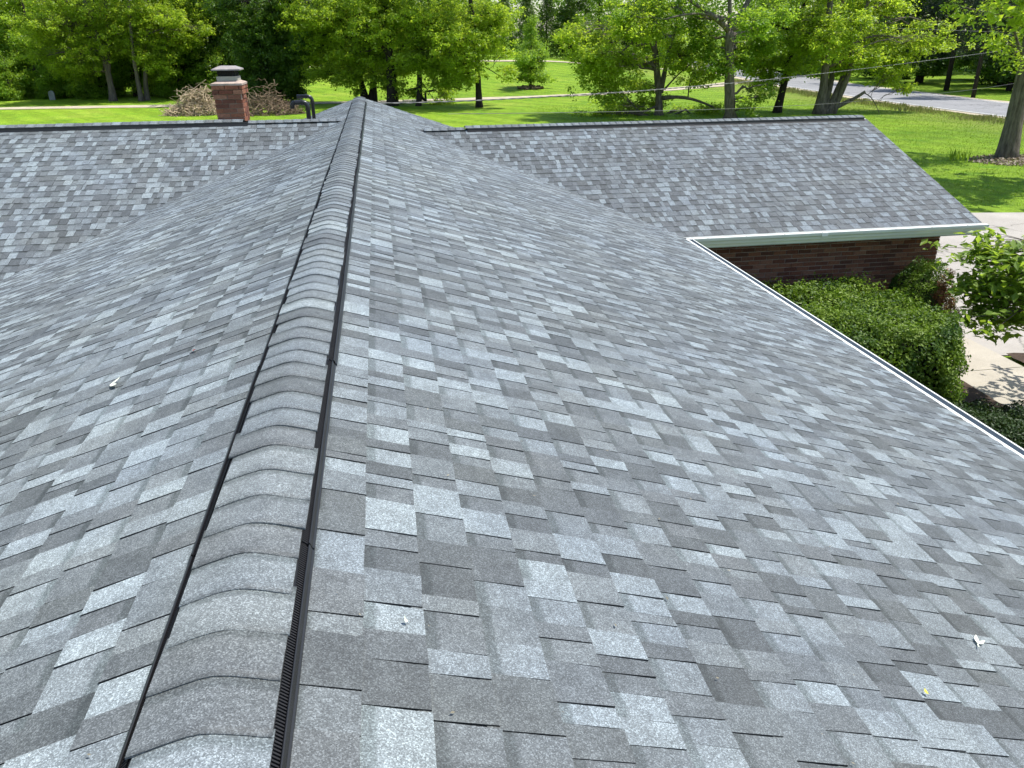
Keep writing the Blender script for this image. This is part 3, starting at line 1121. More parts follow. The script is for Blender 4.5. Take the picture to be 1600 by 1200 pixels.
def grow_tree(name, label, base, stems, boughs, leaf, bark, seed, leaf_size=0.21, density=1.75, top=None, group=None, cat='tree', twigs=True, up=1.0, per=34, cl_s=0.20):
    """stems: list of (points, r0, r1); boughs: list of (centre, rx, ry, rz); all world coordinates"""
    r = np.random.default_rng(seed)
    base = np.asarray(base, float)
    root = thing(name, label, cat, base, group)
    wood = MB()
    SP, SRr = [], []
    for pts, r0, r1 in stems:
        pts = np.asarray(pts, float) - base
        # resample smoothly
        seg = np.concatenate([[0], np.cumsum(np.linalg.norm(np.diff(pts, axis=0), axis=1))])
        s = np.linspace(0, seg[-1], max(8, int(seg[-1] / 0.5)))
        p = np.stack([np.interp(s, seg, pts[:, a]) for a in range(3)], -1)
        for _ in range(3):
            p[1:-1] = (p[:-2] + 2 * p[1:-1] + p[2:]) / 4
        rad = r0 + (r1 - r0) * (s / s[-1]) ** 0.8
        if pts[0][2] < 0.25:
            rad = rad * (1 + 0.55 * np.exp(-s / 0.45))
            p[0, 2] -= 0.15
        rad = rad * (1 + 0.06 * r.normal(size=len(s)))
        wood.tube(p, rad, 10)
        SP.append(p); SRr.append(rad)
    allp, allr = np.vstack(SP), np.concatenate(SRr)
    lv = Leaves(seed + 1000)
    bl = [(np.asarray(c, float) - base, rx, ry, rz, 1.0) for c, rx, ry, rz in boughs]
    for c, rx, ry, rz, _d in list(bl):
        if rx > .5:
            bl.append((c + r.normal(size=3) * [rx * .8, ry * .8, rz * .7], rx * .6, ry * .6, rz * .5, 1.0))
    if top:
        z0, z1, R_, nb = top
        axis = allp[np.argmax(allp[:, 2])]
        for _ in range(nb):
            zz = z0 + (z1 - z0) * r.random()
            prof = math.sin(math.pi * min(0.95, 0.25 + 0.7 * (zz - z0) / (z1 - z0))) ** 0.7
            a = r.random() * 2 * math.pi
            rad_ = R_ * prof * math.sqrt(r.random())
            s_ = 1.0 + r.random() * 0.8
            bl.append((np.array([axis[0] * .6 + rad_ * math.cos(a), axis[1] * .6 + rad_ * math.sin(a), zz]), s_ * 1.2, s_ * 1.2, s_ * .75, 0.11))
    for c, rx, ry, rz, dens in bl:
        d_ = np.linalg.norm((allp - c) * [1, 1, 1.3], axis=1) + np.where(allp[:, 2] > c[2] + 0.2, 2.5, 0)
        k_ = np.argmin(d_)
        br = bez(allp[k_], c, 7, 0.06, r, 0.035)
        r0 = min(allr[k_] * 0.55, 0.035 + 0.022 * np.linalg.norm(c - allp[k_]))
        wood.tube(br, np.linspace(r0, 0.02, 7), 6, cap=False)
        n = max(3, int(16 * density * dens * (rx * ry * rz) ** (2 / 3) / 0.8))
        q = unit(r.normal(size=(n, 3))) * np.where(r.random(n) < .72, r.random(n) ** .45, .8 + .75 * r.random(n))[:, None]
        C = c + q * [rx, ry, rz]
        C[:, 2] += 0.10 * r.normal(size=n)
        if twigs:
            for k in range(0, n, 2):
                wood.tube(bez(br[r.integers(2, 7)], C[k], 4, 0.05, r, 0.06), np.linspace(0.016, 0.006, 4), 3, cap=False)
        S = cl_s * (0.7 + 0.7 * r.random(n))
        # outer clumps carry lighter leaves
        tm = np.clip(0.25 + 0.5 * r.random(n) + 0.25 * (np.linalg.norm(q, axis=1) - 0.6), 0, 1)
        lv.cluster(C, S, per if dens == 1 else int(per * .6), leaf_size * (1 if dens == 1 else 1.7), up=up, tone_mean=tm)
    link('trunk', wood.mesh('trunk', bark, smooth=True), root)
    link('crown', lv.mesh('crown', leaf), root)
    return root


def S_(Y, pts, r0, r1, dy=0.0):
    n = len(pts)
    out = []
    for k, (x, y) in enumerate(pts):
        out.append(at(x, y, Y + dy * k / max(1, n - 1)))
    return (np.array(out), r0, r1)


def B_(Y, lst, dmul=1.0, seed=0):
    r = np.random.default_rng(seed)
    out = []
    for (x, y, rx, ry) in lst:
        m_ = Y / FPX * 1.03
        dep = min(rx, ry * 1.5) * m_ * dmul + 0.3
        out.append((at(x, y, Y + r.normal() * 1.2), rx * m_, dep, ry * m_))
    return out


def ground_pt(px, py, Y):
    p = at(px, py, Y)
    return np.array([p[0], p[1], float(ground_h(p[0], p[1]))])


def hero(name, label, Y, base, stems, boughs, leaf, bark, seed, **kw):
    b0 = ground_pt(*base, Y)
    st = []
    for k, (pts, r0, r1, dy) in enumerate(stems):
        s_ = S_(Y, pts, r0, r1, dy)
        if k == 0 or pts[0][1] > base[1] - 6:
            s_[0][0][2] = min(s_[0][0][2], ground_h(s_[0][0][0], s_[0][0][1]))
        st.append(s_)
    return grow_tree(name, label, b0, st, B_(Y, boughs, seed=seed), leaf, bark, seed, **kw)


LM, MD, DP = M['leaf_lime'], M['leaf_mid'], M['leaf_deep']
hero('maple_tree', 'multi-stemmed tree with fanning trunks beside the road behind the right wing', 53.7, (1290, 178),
     [([(1279, 178), (1287, 140), (1291, 90), (1294, 40), (1300, -30)], .34, .16, 0), ([(1293, 178), (1312, 135), (1328, 95), (1345, 40), (1366, -30)], .27, .12, .5),
      ([(1299, 177), (1322, 130), (1333, 95), (1330, 40)], .22, .1, -1), ([(1287, 178), (1298, 130), (1312, 60), (1318, -20)], .24, .1, 1.5),
      ([(1285, 176), (1315, 163), (1345, 150), (1352, 143)], .22, .09, -.8), ([(1350, 145), (1362, 150), (1370, 168), (1376, 181)], .04, .015, -.3),
      ([(1295, 105), (1325, 92), (1352, 72)], .1, .05, -1)],
     [(1272, 30, 38, 30), (1330, 35, 50, 35), (1382, 62, 42, 20), (1440, 68, 34, 14), (1405, 100, 40, 15), (1345, 92, 40, 18), (1412, 138, 14, 7), (1262, 78, 20, 26),
      (1385, 125, 30, 9), (1300, 62, 30, 25), (1360, 10, 45, 16), (1440, 38, 18, 7), (1305, 110, 22, 12), (1400, 12, 20, 10)],
     LM, M['bark'], 11, top=(8.5, 15, 4.5, 14), density=1.55)
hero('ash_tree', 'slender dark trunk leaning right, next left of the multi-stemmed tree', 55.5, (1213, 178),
     [([(1213, 179), (1222, 145), (1233, 95), (1246, 45), (1258, 0), (1270, -50)], .26, .14, 0)],
     [(1225, 105, 22, 16), (1185, 55, 32, 30), (1200, 128, 20, 12), (1215, 20, 36, 18), (1175, 100, 22, 20), (1240, 70, 18, 14)],
     LM, M['bark_dark'], 12, top=(8.5, 14, 4, 12))
hero('oak_tree', 'tall straight trunk that forks near the top of the picture, behind the wires', 52.5, (1140, 186),
     [([(1141, 188), (1140, 140), (1139, 95), (1140, 48)], .37, .25, 0), ([(1140, 50), (1122, 28), (1095, 14), (1060, -14)], .2, .09, -1), ([(1141, 50), (1156, 26), (1172, 0), (1182, -40)], .2, .12, 1),
      ([(1140, 60), (1141, 20), (1138, -40)], .18, .1, 0), ([(1139, 30), (1100, 20), (1068, 22), (1040, 30)], .1, .05, -2)],
     [(1085, 35, 36, 15), (1180, 32, 34, 20), (1158, 92, 24, 22), (1190, 150, 20, 10), (1106, 62, 32, 18), (1120, 100, 22, 18), (1172, 70, 24, 16), (1050, 12, 40, 14), (1178, 168, 16, 7), (1200, 60, 20, 20)],
     MD, M['bark'], 13, top=(8.2, 15, 5, 14))
hero('forked_tree', 'forked tree with one low limb curving right, foliage drooping over the wing ridge', 55.9, (1030, 182),
     [([(1029, 187), (1030, 150), (1027, 115), (1021, 65), (1026, 0)], .3, .13, 0), ([(1032, 145), (1038, 115), (1045, 80), (1062, 20)], .2, .09, .6),
      ([(1032, 154), (1048, 150), (1068, 151), (1090, 156), (1116, 168)], .16, .06, -1.2), ([(1030, 165), (1015, 170), (1002, 176)], .1, .04, -.6), ([(1038, 140), (1060, 115), (1085, 95)], .07, .03, -.5), ([(1075, 152), (1077, 130), (1084, 112)], .05, .02, -.8)],
     [(935, 62, 40, 24), (962, 108, 40, 24), (925, 105, 26, 22), (1000, 35, 46, 24), (1062, 88, 36, 24), (985, 165, 48, 11), (1112, 172, 26, 9), (1092, 118, 26, 16), (1002, 138, 26, 14), (950, 140, 36, 13),
      (1040, 55, 30, 18), (920, 75, 24, 20), (955, 178, 36, 8), (1070, 175, 30, 7)],
     LM, M['bark'], 14, top=(8.5, 14, 5, 14))
hero('slim_tree', 'slim single trunk standing in the lawn right of the ridge peak', 66, (748, 168),
     [([(749, 170), (747, 125), (744, 70), (736, 10), (730, -40)], .26, .12, 0), ([(746, 100), (765, 108), (785, 122)], .05, .02, -.6), ([(746, 92), (720, 80), (700, 82)], .06, .025, -.5)],
     [(720, 60, 38, 24), (725, 100, 30, 14), (680, 95, 30, 16), (770, 45, 28, 22), (700, 105, 30, 14), (772, 78, 22, 9), (792, 115, 12, 8), (735, 20, 45, 20), (715, 130, 20, 10), (762, 22, 26, 18)],
     LM, M['bark_dark'], 15, top=(8.5, 14, 4.5, 12))
hero('stout_tree', 'stout dark trunk just right of the ridge peak', 70, (612, 166),
     [([(614, 171), (612, 130), (608, 80), (602, 20), (596, -40)], .46, .22, 0), ([(610, 95), (640, 60), (655, 20)], .16, .07, .5), ([(609, 90), (585, 55), (560, 20)], .15, .07, -.5)],
     [(600, 38, 46, 28), (595, 118, 26, 9), (655, 90, 30, 14), (562, 62, 42, 26), (640, 55, 34, 28), (630, 100, 28, 12), (590, 90, 30, 12), (610, 5, 60, 14), (640, 30, 40, 14)],
     LM, M['bark_dark'], 16, top=(8.5, 15, 6, 14), density=1.60)
hero('twin_stem_tree', 'dark twin-stemmed tree directly behind the ridge peak', 73, (575, 152),
     [([(572, 160), (566, 135), (556, 95), (545, 40)], .34, .14, 0), ([(582, 160), (584, 120), (580, 70), (576, 10)], .34, .15, .4)],
     [(530, 92, 40, 22), (512, 48, 42, 34), (502, 118, 22, 10), (560, 108, 34, 14), (545, 125, 22, 9), (490, 75, 26, 24), (535, 12, 50, 16), (575, 80, 26, 16), (482, 28, 30, 24)],
     LM, M['bark_dark'], 17, top=(9, 15, 6, 12), density=1.60)
hero('crooked_tree', 'thin crooked tree with low leafy shoots between the stout and slim trunks', 69, (655, 168),
     [([(653, 172), (657, 140), (654, 110), (660, 60), (670, 0)], .24, .11, 0), ([(656, 125), (668, 140), (680, 160)], .05, .02, -.6)],
     [(662, 88, 30, 24), (690, 128, 26, 10), (682, 168, 20, 5), (672, 40, 40, 26), (700, 150, 14, 10), (648, 140, 14, 7), (690, 60, 24, 20), (695, 20, 34, 18)],
     LM, M['bark_dark'], 18, top=(8.5, 14, 4.5, 10))
hero('young_tree', 'small conical young tree alone in the far lawn with brown mulch at its foot', 87, (829, 142),
     [([(829, 144), (829, 110), (830, 70), (830, 38)], .10, .03, 0)],
     [(830, 52, 8, 12), (831, 76, 15, 12), (829, 98, 21, 12), (828, 117, 22, 9), (838, 88, 14, 10), (822, 88, 14, 10)],
     MD, M['bark_dark'], 19, density=3.04, leaf_size=.2)
hero('leaning_tree', 'thick grey trunk leaning right at the right edge of the picture', 32.2, (1573, 250),
     [([(1571, 253), (1579, 215), (1590, 165), (1602, 105), (1618, 30), (1635, -60)], .37, .27, 0), ([(1603, 100), (1590, 70), (1580, 30)], .09, .04, -.5)],
     [(1585, 22, 34, 14), (1560, 68, 16, 10), (1545, 12, 16, 7), (1602, 55, 14, 22), (1492, 14, 14, 6), (1583, 84, 10, 8), (1520, 25, 12, 6), (1596, 100, 10, 8)],
     LM, M['bark'], 20, top=(8.5, 14, 5, 14), leaf_size=.17)
b0 = np.array([24.75, 26.6, GZ])
grow_tree('edge_tree', 'dark trunk foot cut off by the right picture edge above the driveway', b0,
          [([b0, b0 + [.15, 0, 2], b0 + [.3, .2, 5], b0 + [.5, 0, 9]], .24, .14)], [], LM, M['bark_dark'], 22, top=(5.6, 11, 4.2, 16))
# a tree outside the frame whose shade falls on the lawn behind the driveway
b0 = np.array([29.5, 24.0, GZ])
grow_tree('shade_tree', 'broad tree just outside the right edge shading the lawn', b0,
          [([b0, b0 + [.1, .2, 3], b0 + [0, .2, 9]], .3, .16)], [], MD, M['bark'], 23, top=(4.5, 12, 5.5, 20))

# ---- left woodland edge, with the trunks one can make out
hero('woodland_tree', 'pale forked trunk with bright leaves at the lawn edge left of the chimney', 83, (178, 159),
     [([(178, 161), (172, 125), (163, 95), (150, 50), (132, 0)], .33, .12, 0), ([(170, 112), (169, 75), (166, 30), (164, -20)], .2, .1, .5)],
     [(100, 42, 42, 28), (160, 70, 34, 22), (75, 62, 26, 18), (130, 95, 30, 16), (190, 40, 30, 26), (145, 20, 44, 20), (110, 110, 26, 14)],
     LM, M['bark'], 31, top=(9, 16, 5.5, 12), density=1.60)
hero('woodland_tree', 'thin dark leaning trunk, first of the pair left of the chimney', 82, (222, 158),
     [([(222, 161), (215, 125), (208, 85), (203, 30), (198, -20)], .22, .1, 0)],
     [(205, 60, 26, 22), (220, 20, 36, 18), (240, 90, 20, 16)], LM, M['bark'], 32, top=(9, 15, 5, 10))
hero('woodland_tree', 'thin dark trunk, nearest to the chimney of the woodland pair', 82.6, (232, 158),
     [([(231, 161), (226, 120), (232, 70), (228, 20), (226, -20)], .24, .1, 0)],
     [(262, 72, 28, 18), (255, 102, 20, 12), (275, 30, 34, 22)  , (290, 60, 20, 16)], LM, M['bark'], 33, top=(9, 15, 5, 10))
hero('dark_thicket_tree', 'dense dark green bushy tree right of the chimney, reaching nearly to the ground', 76, (440, 162),
     [([(437, 166), (440, 120), (432, 70), (425, 10)], .3, .12, 0)],
     [(425, 45, 40, 30), (455, 85, 30, 26), (415, 95, 30, 26), (445, 125, 30, 18), (460, 145, 16, 10), (420, 135, 28, 18), (395, 60, 26, 30), (468, 110, 14, 16), (440, 15, 44, 22), (395, 110, 20, 24)],
     DP, M['bark_dark'], 34, top=(8.5, 14, 5, 8), density=2.85)


def wood_variant(seed, leaf, bark, Hh, R_, zlow, nb, density=1.0, lean=0.3):
    r = np.random.default_rng(seed)
    wood = MB()
    lv = Leaves(seed + 500)
    tops = []
    for s in range(1 + (seed % 2)):
        a = r.random() * 6.28
        pts = np.array([[0, 0, -.2], [.1, 0, Hh * .25], [lean * math.cos(a), lean * math.sin(a), Hh * .55], [2 * lean * math.cos(a), 2 * lean * math.sin(a), Hh * .92]])
        t = np.linspace(0, 3, 14)
        p = np.stack([np.interp(t, range(4), pts[:, k]) for k in range(3)], -1)
        p[1:] += r.normal(size=(13, 3)) * [.07, .07, 0]
        wood.tube(p, np.linspace(.26, .06, 14) * (1 - .3 * s), 8)
        tops.append(p)
    P = np.vstack(tops)
    for k in range(nb):
        zz = zlow + (Hh - zlow) * ((k + r.random()) / nb) ** 1.7
        f_ = (zz - zlow) / (Hh - zlow)
        rad = R_ * (0.55 + 0.45 * math.sin(math.pi * min(1, .2 + .75 * f_))) * (0.35 + 0.65 * r.random())
        a = r.random() * 6.28
        c = np.array([rad * math.cos(a), rad * math.sin(a), zz])
        k_ = np.argmin(np.linalg.norm(P - c, axis=1) + np.where(P[:, 2] > zz, 2, 0))
        wood.tube(bez(P[k_], c, 6, .05, r, .04), np.linspace(.07, .02, 6), 5, cap=False)
        n = int(30 * density * (1 - .6 * f_))
        q = unit(r.normal(size=(n, 3))) * (r.random(n) ** .45)[:, None]
        C = c + q * [1.5, 1.5, .85]
        for m_ in range(0, n, 4):
            wood.tube(bez(c, C[m_], 3, 0, r, .05), [.016, .012, .006], 3, cap=False)
        lv.cluster(C, .27 * (.7 + .7 * r.random(n)), 30, .26, tone_mean=.2 + .7 * r.random(n))
    return wood.mesh('trunk', bark, True), lv.mesh('crown', leaf)


VAR = [wood_variant(60, MD, M['bark_dark'], 14, 3.4, 1.0, 30), wood_variant(61, LM, M['bark'], 13, 3.2, 1.2, 28), wood_variant(62, DP, M['bark_dark'], 13, 3.2, 0.6, 34),
       wood_variant(63, MD, M['bark'], 13, 3.0, 0.5, 32), wood_variant(64, DP, M['bark_dark'], 16, 3.4, 1.5, 36), wood_variant(65, MD, M['bark_dark'], 6.0, 2.4, 0.3, 18)]


def place_wood(name, v, x, y, label, group, sc=1.0):
    o = thing(name, label, 'tree', (x, y, float(ground_h(x, y))), group)
    o.rotation_euler = (0, 0, wr.random() * 6.28)
    o.scale = (sc * (0.9 + .25 * wr.random()),) * 2 + (sc * (0.92 + .2 * wr.random()),)
    for nm, me in zip(('trunk', 'crown'), VAR[v]):
        link(nm, me, o)
    return o


wr = np.random.default_rng(77)
GL = 'woodland trees behind the left lawn'
for k, (x, y, v) in enumerate([(-54, 93, 4), (-49, 89.5, 0), (-45, 94, 0), (-41.5, 90, 1), (-38, 92, 3), (-36.5, 96, 1), (-33, 90.5, 0), (-30.5, 94, 1), (-28.2, 89, 3), (-26, 93, 1), (-23.5, 88.5, 0),
                               (-21.5, 91, 0), (-19, 87.5, 1), (-17, 90, 3), (-15, 86.5, 0), (-12.8, 84.5, 2), (-11.5, 88.5, 4), (-10.5, 92, 0)]):
    place_wood('woodland_tree', v, x, y, ['tall mid green tree', 'tall yellow-green tree', 'deep green tree', 'bushy mid green tree', 'very dark green tree'][v] + ' in the woodland edge behind the left lawn', GL)
GU = 'understorey bushes at the left woodland edge'
for k, (x, y) in enumerate([(-47, 87), (-40, 87.5), (-34.5, 87.2), (-31, 88), (-26, 87), (-18.5, 85), (-14, 83), (-10.8, 81.5)]):
    place_wood('understorey_bush', 5, x, y, 'low leafy bush in the shade under the left woodland edge', GU, .62)
GC = 'trees closing the far lawn'
for k, (x, y, v) in enumerate([(-6, 112, 4), (-2, 118, 2), (2.5, 114, 0), (7, 120, 4), (12, 123, 2), (36, 135, 0), (41, 128, 3), (33, 141, 4), (44, 138, 2)]):
    place_wood('far_tree', v, x, y, ['mid green tall tree', '', 'deep green tall tree', 'bushy mid green tree', 'very dark tall tree'][v] + (' behind the trees near the ridge peak' if x < 20 else ' where the far lawn meets the road'), GC, 1.05)
GR = 'dark trees across the road'
for k, (x, y, v) in enumerate([(58, 70, 4), (63, 77, 2), (57.5, 83, 4), (65, 64, 4), (60, 92, 2), (68, 86, 4), (72, 71, 2), (56.5, 101, 0), (63, 110, 4), (77, 80, 4), (66, 56, 2), (75, 60, 4), (70, 98, 2), (55, 118, 0), (61, 125, 3)]):
    place_wood('roadside_tree', v, x, y, ['mid green tree', '', 'deep green tree', 'bushy mid green tree', 'very dark tall tree'][v] + ' in the shaded wood across the road', GR, 1.1)


# ---- conifers: the far row of dense arborvitae and the pines across the road
def conifer_variant(seed, Hh, R_, zlow, leaf, dens, bare=False):
    r = np.random.default_rng(seed)
    wood = MB()
    wood.tube(np.array([[0, 0, -.2], [.03, 0, Hh * .4], [0, .04, Hh * .97]]), [.2, .13, .03], 8)
    lv = Leaves(seed + 9)
    n = int(dens)
    zz = zlow + (Hh - zlow) * r.random(n) ** 0.8
    f_ = (zz - zlow) / (Hh - zlow)
    rad = R_ * (1 - f_ ** 1.6) * (0.55 + .5 * r.random(n))
    a = r.random(n) * 6.28
    C = np.stack([rad * np.cos(a), rad * np.sin(a), zz - .15 * rad], -1)
    for k in range(0, n, 3):
        wood.tube([(0, 0, zz[k]), C[k]], [.03, .01], 3, cap=False)
    lv.cluster(C, np.full(n, .28), 30, .2, up=.4, flat=.8, aspect=.35)
    return wood.mesh('trunk', M['bark_dark'], True), lv.mesh('crown', leaf)


ARB = conifer_variant(80, 9.5, 2.0, .3, DP, 420)
PINE = conifer_variant(81, 14, 3.2, 3.2, M['leaf_pine'], 420)
ORD = ['leftmost', 'second from left', 'middle', 'second from right', 'rightmost']
for k, (x, y) in enumerate([(17.5, 138), (21.2, 139.5), (24.8, 138.5), (28.4, 140), (32, 139)]):
    o = thing('arborvitae', ORD[k] + ' of the five dense evergreens at the back of the far lawn', 'tree', (x, y, float(ground_h(x, y))), 'evergreen row at the back of the far lawn')
    o.rotation_euler = (0, 0, wr.random() * 6)
    o.scale = (1.05,) * 2 + (1 + .2 * wr.random(),)
    for nm, me in zip(('trunk', 'crown'), ARB):
        link(nm, me, o)
for k, (px, py, Y, lab) in enumerate([(1478, 142, 72, 'thicker pine trunk on the shaded grass across the road'), (1520, 154, 63.5, 'thin pine trunk nearest the road on the shaded grass'),
                                      (1560, 130, 78, 'pine deep in shade right of the thin pine trunk'), (1440, 128, 84, 'pine deep in shade left of the thicker pine trunk')]):
    b = ground_pt(px, py, Y)
    o = thing('pine_tree', lab, 'tree', b, 'pines across the road')
    o.rotation_euler = (0, 0, k * 1.7)
    s_ = 1.25 if k == 0 else .9
    o.scale = (s_, s_, 1.05)
    for nm, me in zip(('trunk', 'crown'), PINE):
        link(nm, me, o)

# deep wood behind everything, one mass
lv = Leaves(300)
r = np.random.default_rng(301)
n = 8500
az = np.radians(-52 + 116 * r.random(n))
Rr = np.interp(np.degrees(az), [-52, -9, -5, 19, 24, 34, 64], [116, 116, 162, 164, 160, 126, 120]) + 16 * r.random(n)
X, Y = Rr * np.sin(az), Rr * np.cos(az)
Z = ground_h(X, Y) + 25 * r.random(n)
lv.cluster(np.stack([X, Y, Z], -1), np.full(n, .8), 26, .62, tone_s=.3)
tag(link('deep_woods', lv.mesh('deep_woods', MD)), 'dark mass of distant woodland behind the trees', 'woods', kind='stuff')


# ------------------------------------------------------------------ brush piles, marker, mulch
def stick_pile(name, label, c, rx, ry, rz, n_long, n_fine, m, seed, arch=0.3):
    r = np.random.default_rng(seed)
    root = thing(name, label, 'brush pile', c)
    for k in range(n_long):
        a = r.random() * 6.28
        q = r.random() ** .5
        p = np.array([q * rx * math.cos(a) * .8, q * ry * math.sin(a) * .8, rz * (1 - q * q) * (.5 + .55 * r.random()) + .1])
        L = .8 + 1.0 * r.random() + (1.3 if k % 6 == 0 else 0)
        dr = unit(r.normal(size=3) * [1, 1, .35])
        pts = bez(p - dr * L * .5, p + dr * L * .5, 6, arch * (r.random() - .3), r, .05)
        pts[:, 2] = np.maximum(pts[:, 2], .03)
        MB().tube(pts, np.linspace(.035, .012, 6) * (.6 + .7 * r.random()), 5).build('branch', m, root)
    f_ = MB()
    for k in range(n_fine):
        a = r.random() * 6.28
        q = r.random() ** .5
        p = np.array([q * rx * math.cos(a), q * ry * math.sin(a), rz * (.75 + .25 * math.sin(a * 2 + seed)) * (1 - q ** 1.3) * r.random() ** .6 + .05])
        L = .5 + 1.1 * r.random()
        dr = unit(r.normal(size=3) * [1, 1, .6] + [0, 0, .15])
        pts = bez(p - dr * L * .5, p + dr * L * .5, 4, .2 * (r.random() - .5), r, .07)
        pts[:, 2] = np.maximum(pts[:, 2], .02)
        f_.tube(pts, np.linspace(.030, .014, 4) * (.5 + .9 * r.random()), 3, cap=False)
    o = f_.build('twigs', m, root)
    o['kind'] = 'stuff'
    return root


stick_pile('brush_pile', 'heap of bleached cut branches on the lawn behind the chimney', ground_pt(312, 178, 66), 2.3, 1.6, 2.2, 70, 800, M['stick'], 401)
stick_pile('brush_pile', 'tangle of brown dead twigs on the ground right of the chimney', ground_pt(420, 186, 64.5), 2.5, 1.4, 2.3, 24, 520, M['brown_twig'], 402)
p = ground_pt(82, 153, 86)
s_ = MB()
a = np.linspace(0, np.pi, 9)
prof = np.array([[-.26, 0]] + [[-.26 * math.cos(t), .62 + .22 * math.sin(t)] for t in a] + [[.26, 0]])
n = len(prof)
Vf = np.stack([prof[:, 0], np.full(n, -.1), prof[:, 1]], -1)
Vb = Vf + [0, .2, 0]
me = make_mesh('stone_marker', np.vstack([Vf, Vb]), [np.arange(n)[None, :], (np.arange(n)[::-1] + n)[None, :], np.array([(k, k + n, (k + 1) % n + n, (k + 1) % n) for k in range(n)])], M['stone'])
tag(link('stone_marker', me, None, p), 'small grey upright stone at the foot of the left woodland', 'stone')
p = ground_pt(829, 143, 86.5)
r = np.random.default_rng(55)
m_ = MB()
for k in range(60):
    a, q = r.random() * 6.28, r.random() ** .5 * 1.3
    s = .10 + .1 * r.random()
    R3 = np.array(Matrix.Rotation(r.random() * 3, 3, Vector(unit(r.normal(size=3)))))
    m_.box((-s, -s * .7, -s * .5), (s, s * .7, s * .5), R3, (q * math.cos(a), q * math.sin(a), .25 * (1 - q / 1.6) + .05))
tag(m_.build('mulch_heap', M['brown_twig'], None, loc=p), 'reddish brown heap round the foot of the small conical tree', 'mulch', kind='stuff')

# ------------------------------------------------------------------ hedge and shrubs beside the right wing
HL = Leaves(500)
r = np.random.default_rng(501)


def lumps(p, seed, amp, sc):
    ph = np.random.default_rng(seed).random((5, 4)) * 6.28
    out = np.zeros(len(p))
    for k in range(5):
        w = sc * (1 + .6 * k)
        out += np.sin(p[:, 0] * w + ph[k, 0] + np.sin(p[:, 1] * w * .7 + ph[k, 3])) * np.sin(p[:, 1] * w * 1.1 + ph[k, 1] + p[:, 2] * w + ph[k, 2]) / (1 + .6 * k)
    return out * amp


def hedge_leaves(L, poly_x, poly_y, z0, z1, n, leaf, depth=.16, lump=.07, seed=1):
    """leaves on the skin of a clipped block (rounded box)"""
    r = L.r
    cx, cy, cz = np.mean(poly_x), np.mean(poly_y), (z0 + z1) / 2
    hx, hy, hz = (poly_x[1] - poly_x[0]) / 2, (poly_y[1] - poly_y[0]) / 2, (z1 - z0) / 2
    d_ = r.normal(size=(n, 3))
    # sample the box surface by area, then round it
    areas = np.array([hy * hz, hy * hz, hx * hz, hx * hz, hx * hy])
    f_ = r.choice(5, n, p=areas / areas.sum())
    u, v = r.uniform(-1, 1, n), r.uniform(-1, 1, n)
    q = np.empty((n, 3))
    for k, (ax, sg) in enumerate(((0, 1), (0, -1), (1, 1), (1, -1), (2, 1))):
        m_ = f_ == k
        o_ = [a for a in (0, 1, 2) if a != ax]
        q[m_, ax] = sg
        q[m_, o_[0]] = u[m_]
        q[m_, o_[1]] = v[m_]
    qq = q * [hx, hy, hz]
    rr_ = .26
    inner = np.clip(qq, -np.array([hx - rr_, hy - rr_, hz - rr_]), np.array([hx - rr_, hy - rr_, hz - rr_]))
    nrm = unit(qq - inner)
    P = inner + nrm * rr_
    P = P + nrm * (lumps(P, seed, lump, 3.0) + lumps(P, seed + 7, lump * .5, 9.0) - depth * r.random(n) ** 1.6 + .03 * r.normal(size=n))[:, None]
    P = P + [cx, cy, cz]
    N = nrm * .8 + r.normal(size=(n, 3)) * .7 + [0, 0, .35]
    tone = np.clip(.35 + .3 * lumps(P, seed + 3, 1, 4) + .5 * (r.random(n) - .4), 0, 1)
    L.add(P, N, leaf * (.7 + .6 * r.random(n)), tone, .6)


hb = thing('clipped_hedge', 'large clipped green hedge in front of the brick wing wall', 'hedge', (7.0, 9.7, GZ))
for bx, by, z1, n, sd in (((4.9, 7.62), (8.35, 10.85), -2.32, 66000, 1), ((6.2, 7.95), (8.75, 10.1), -2.42, 26000, 2)):
    hedge_leaves(HL, np.array(bx) - 7.0, np.array(by) - 9.7, .15, z1 - GZ, n, .050, depth=.22, lump=.085, seed=sd)
# a few longer shoots
k = 900
P = np.stack([r.uniform(-1.9, .55, k), r.uniform(-1.2, 1.1, k), r.normal(size=k) * .05 + 1.82], -1)
HL.add(P, r.normal(size=(k, 3)) + [0, 0, .3], .05, np.full(k, .9), .5)
link('foliage', HL.mesh('foliage', M['leaf_hedge']), hb)
st = MB()
for k in range(60):
    x, y = r.uniform(-1.9, .6), r.uniform(-1.1, .9)
    st.tube(bez((x * .8, y * .8, 0), (x, y, 1.6), 5, 0, r, .05), np.linspace(.02, .006, 5), 4, cap=False)
link('stems', st.mesh('stems', M['bark_dark']), hb)
core = MB().box((-1.85, -1.1, .25), (.42, .9, 1.5)).box((.3, -.8, .25), (.75, .3, 1.35))  # near-black boxes stand in for the shade inside the hedge
link('shade_core', core.mesh('shade_core', plain('hedge_shade', (0.012, 0.016, 0.008), 1.0, 0.0)), hb)

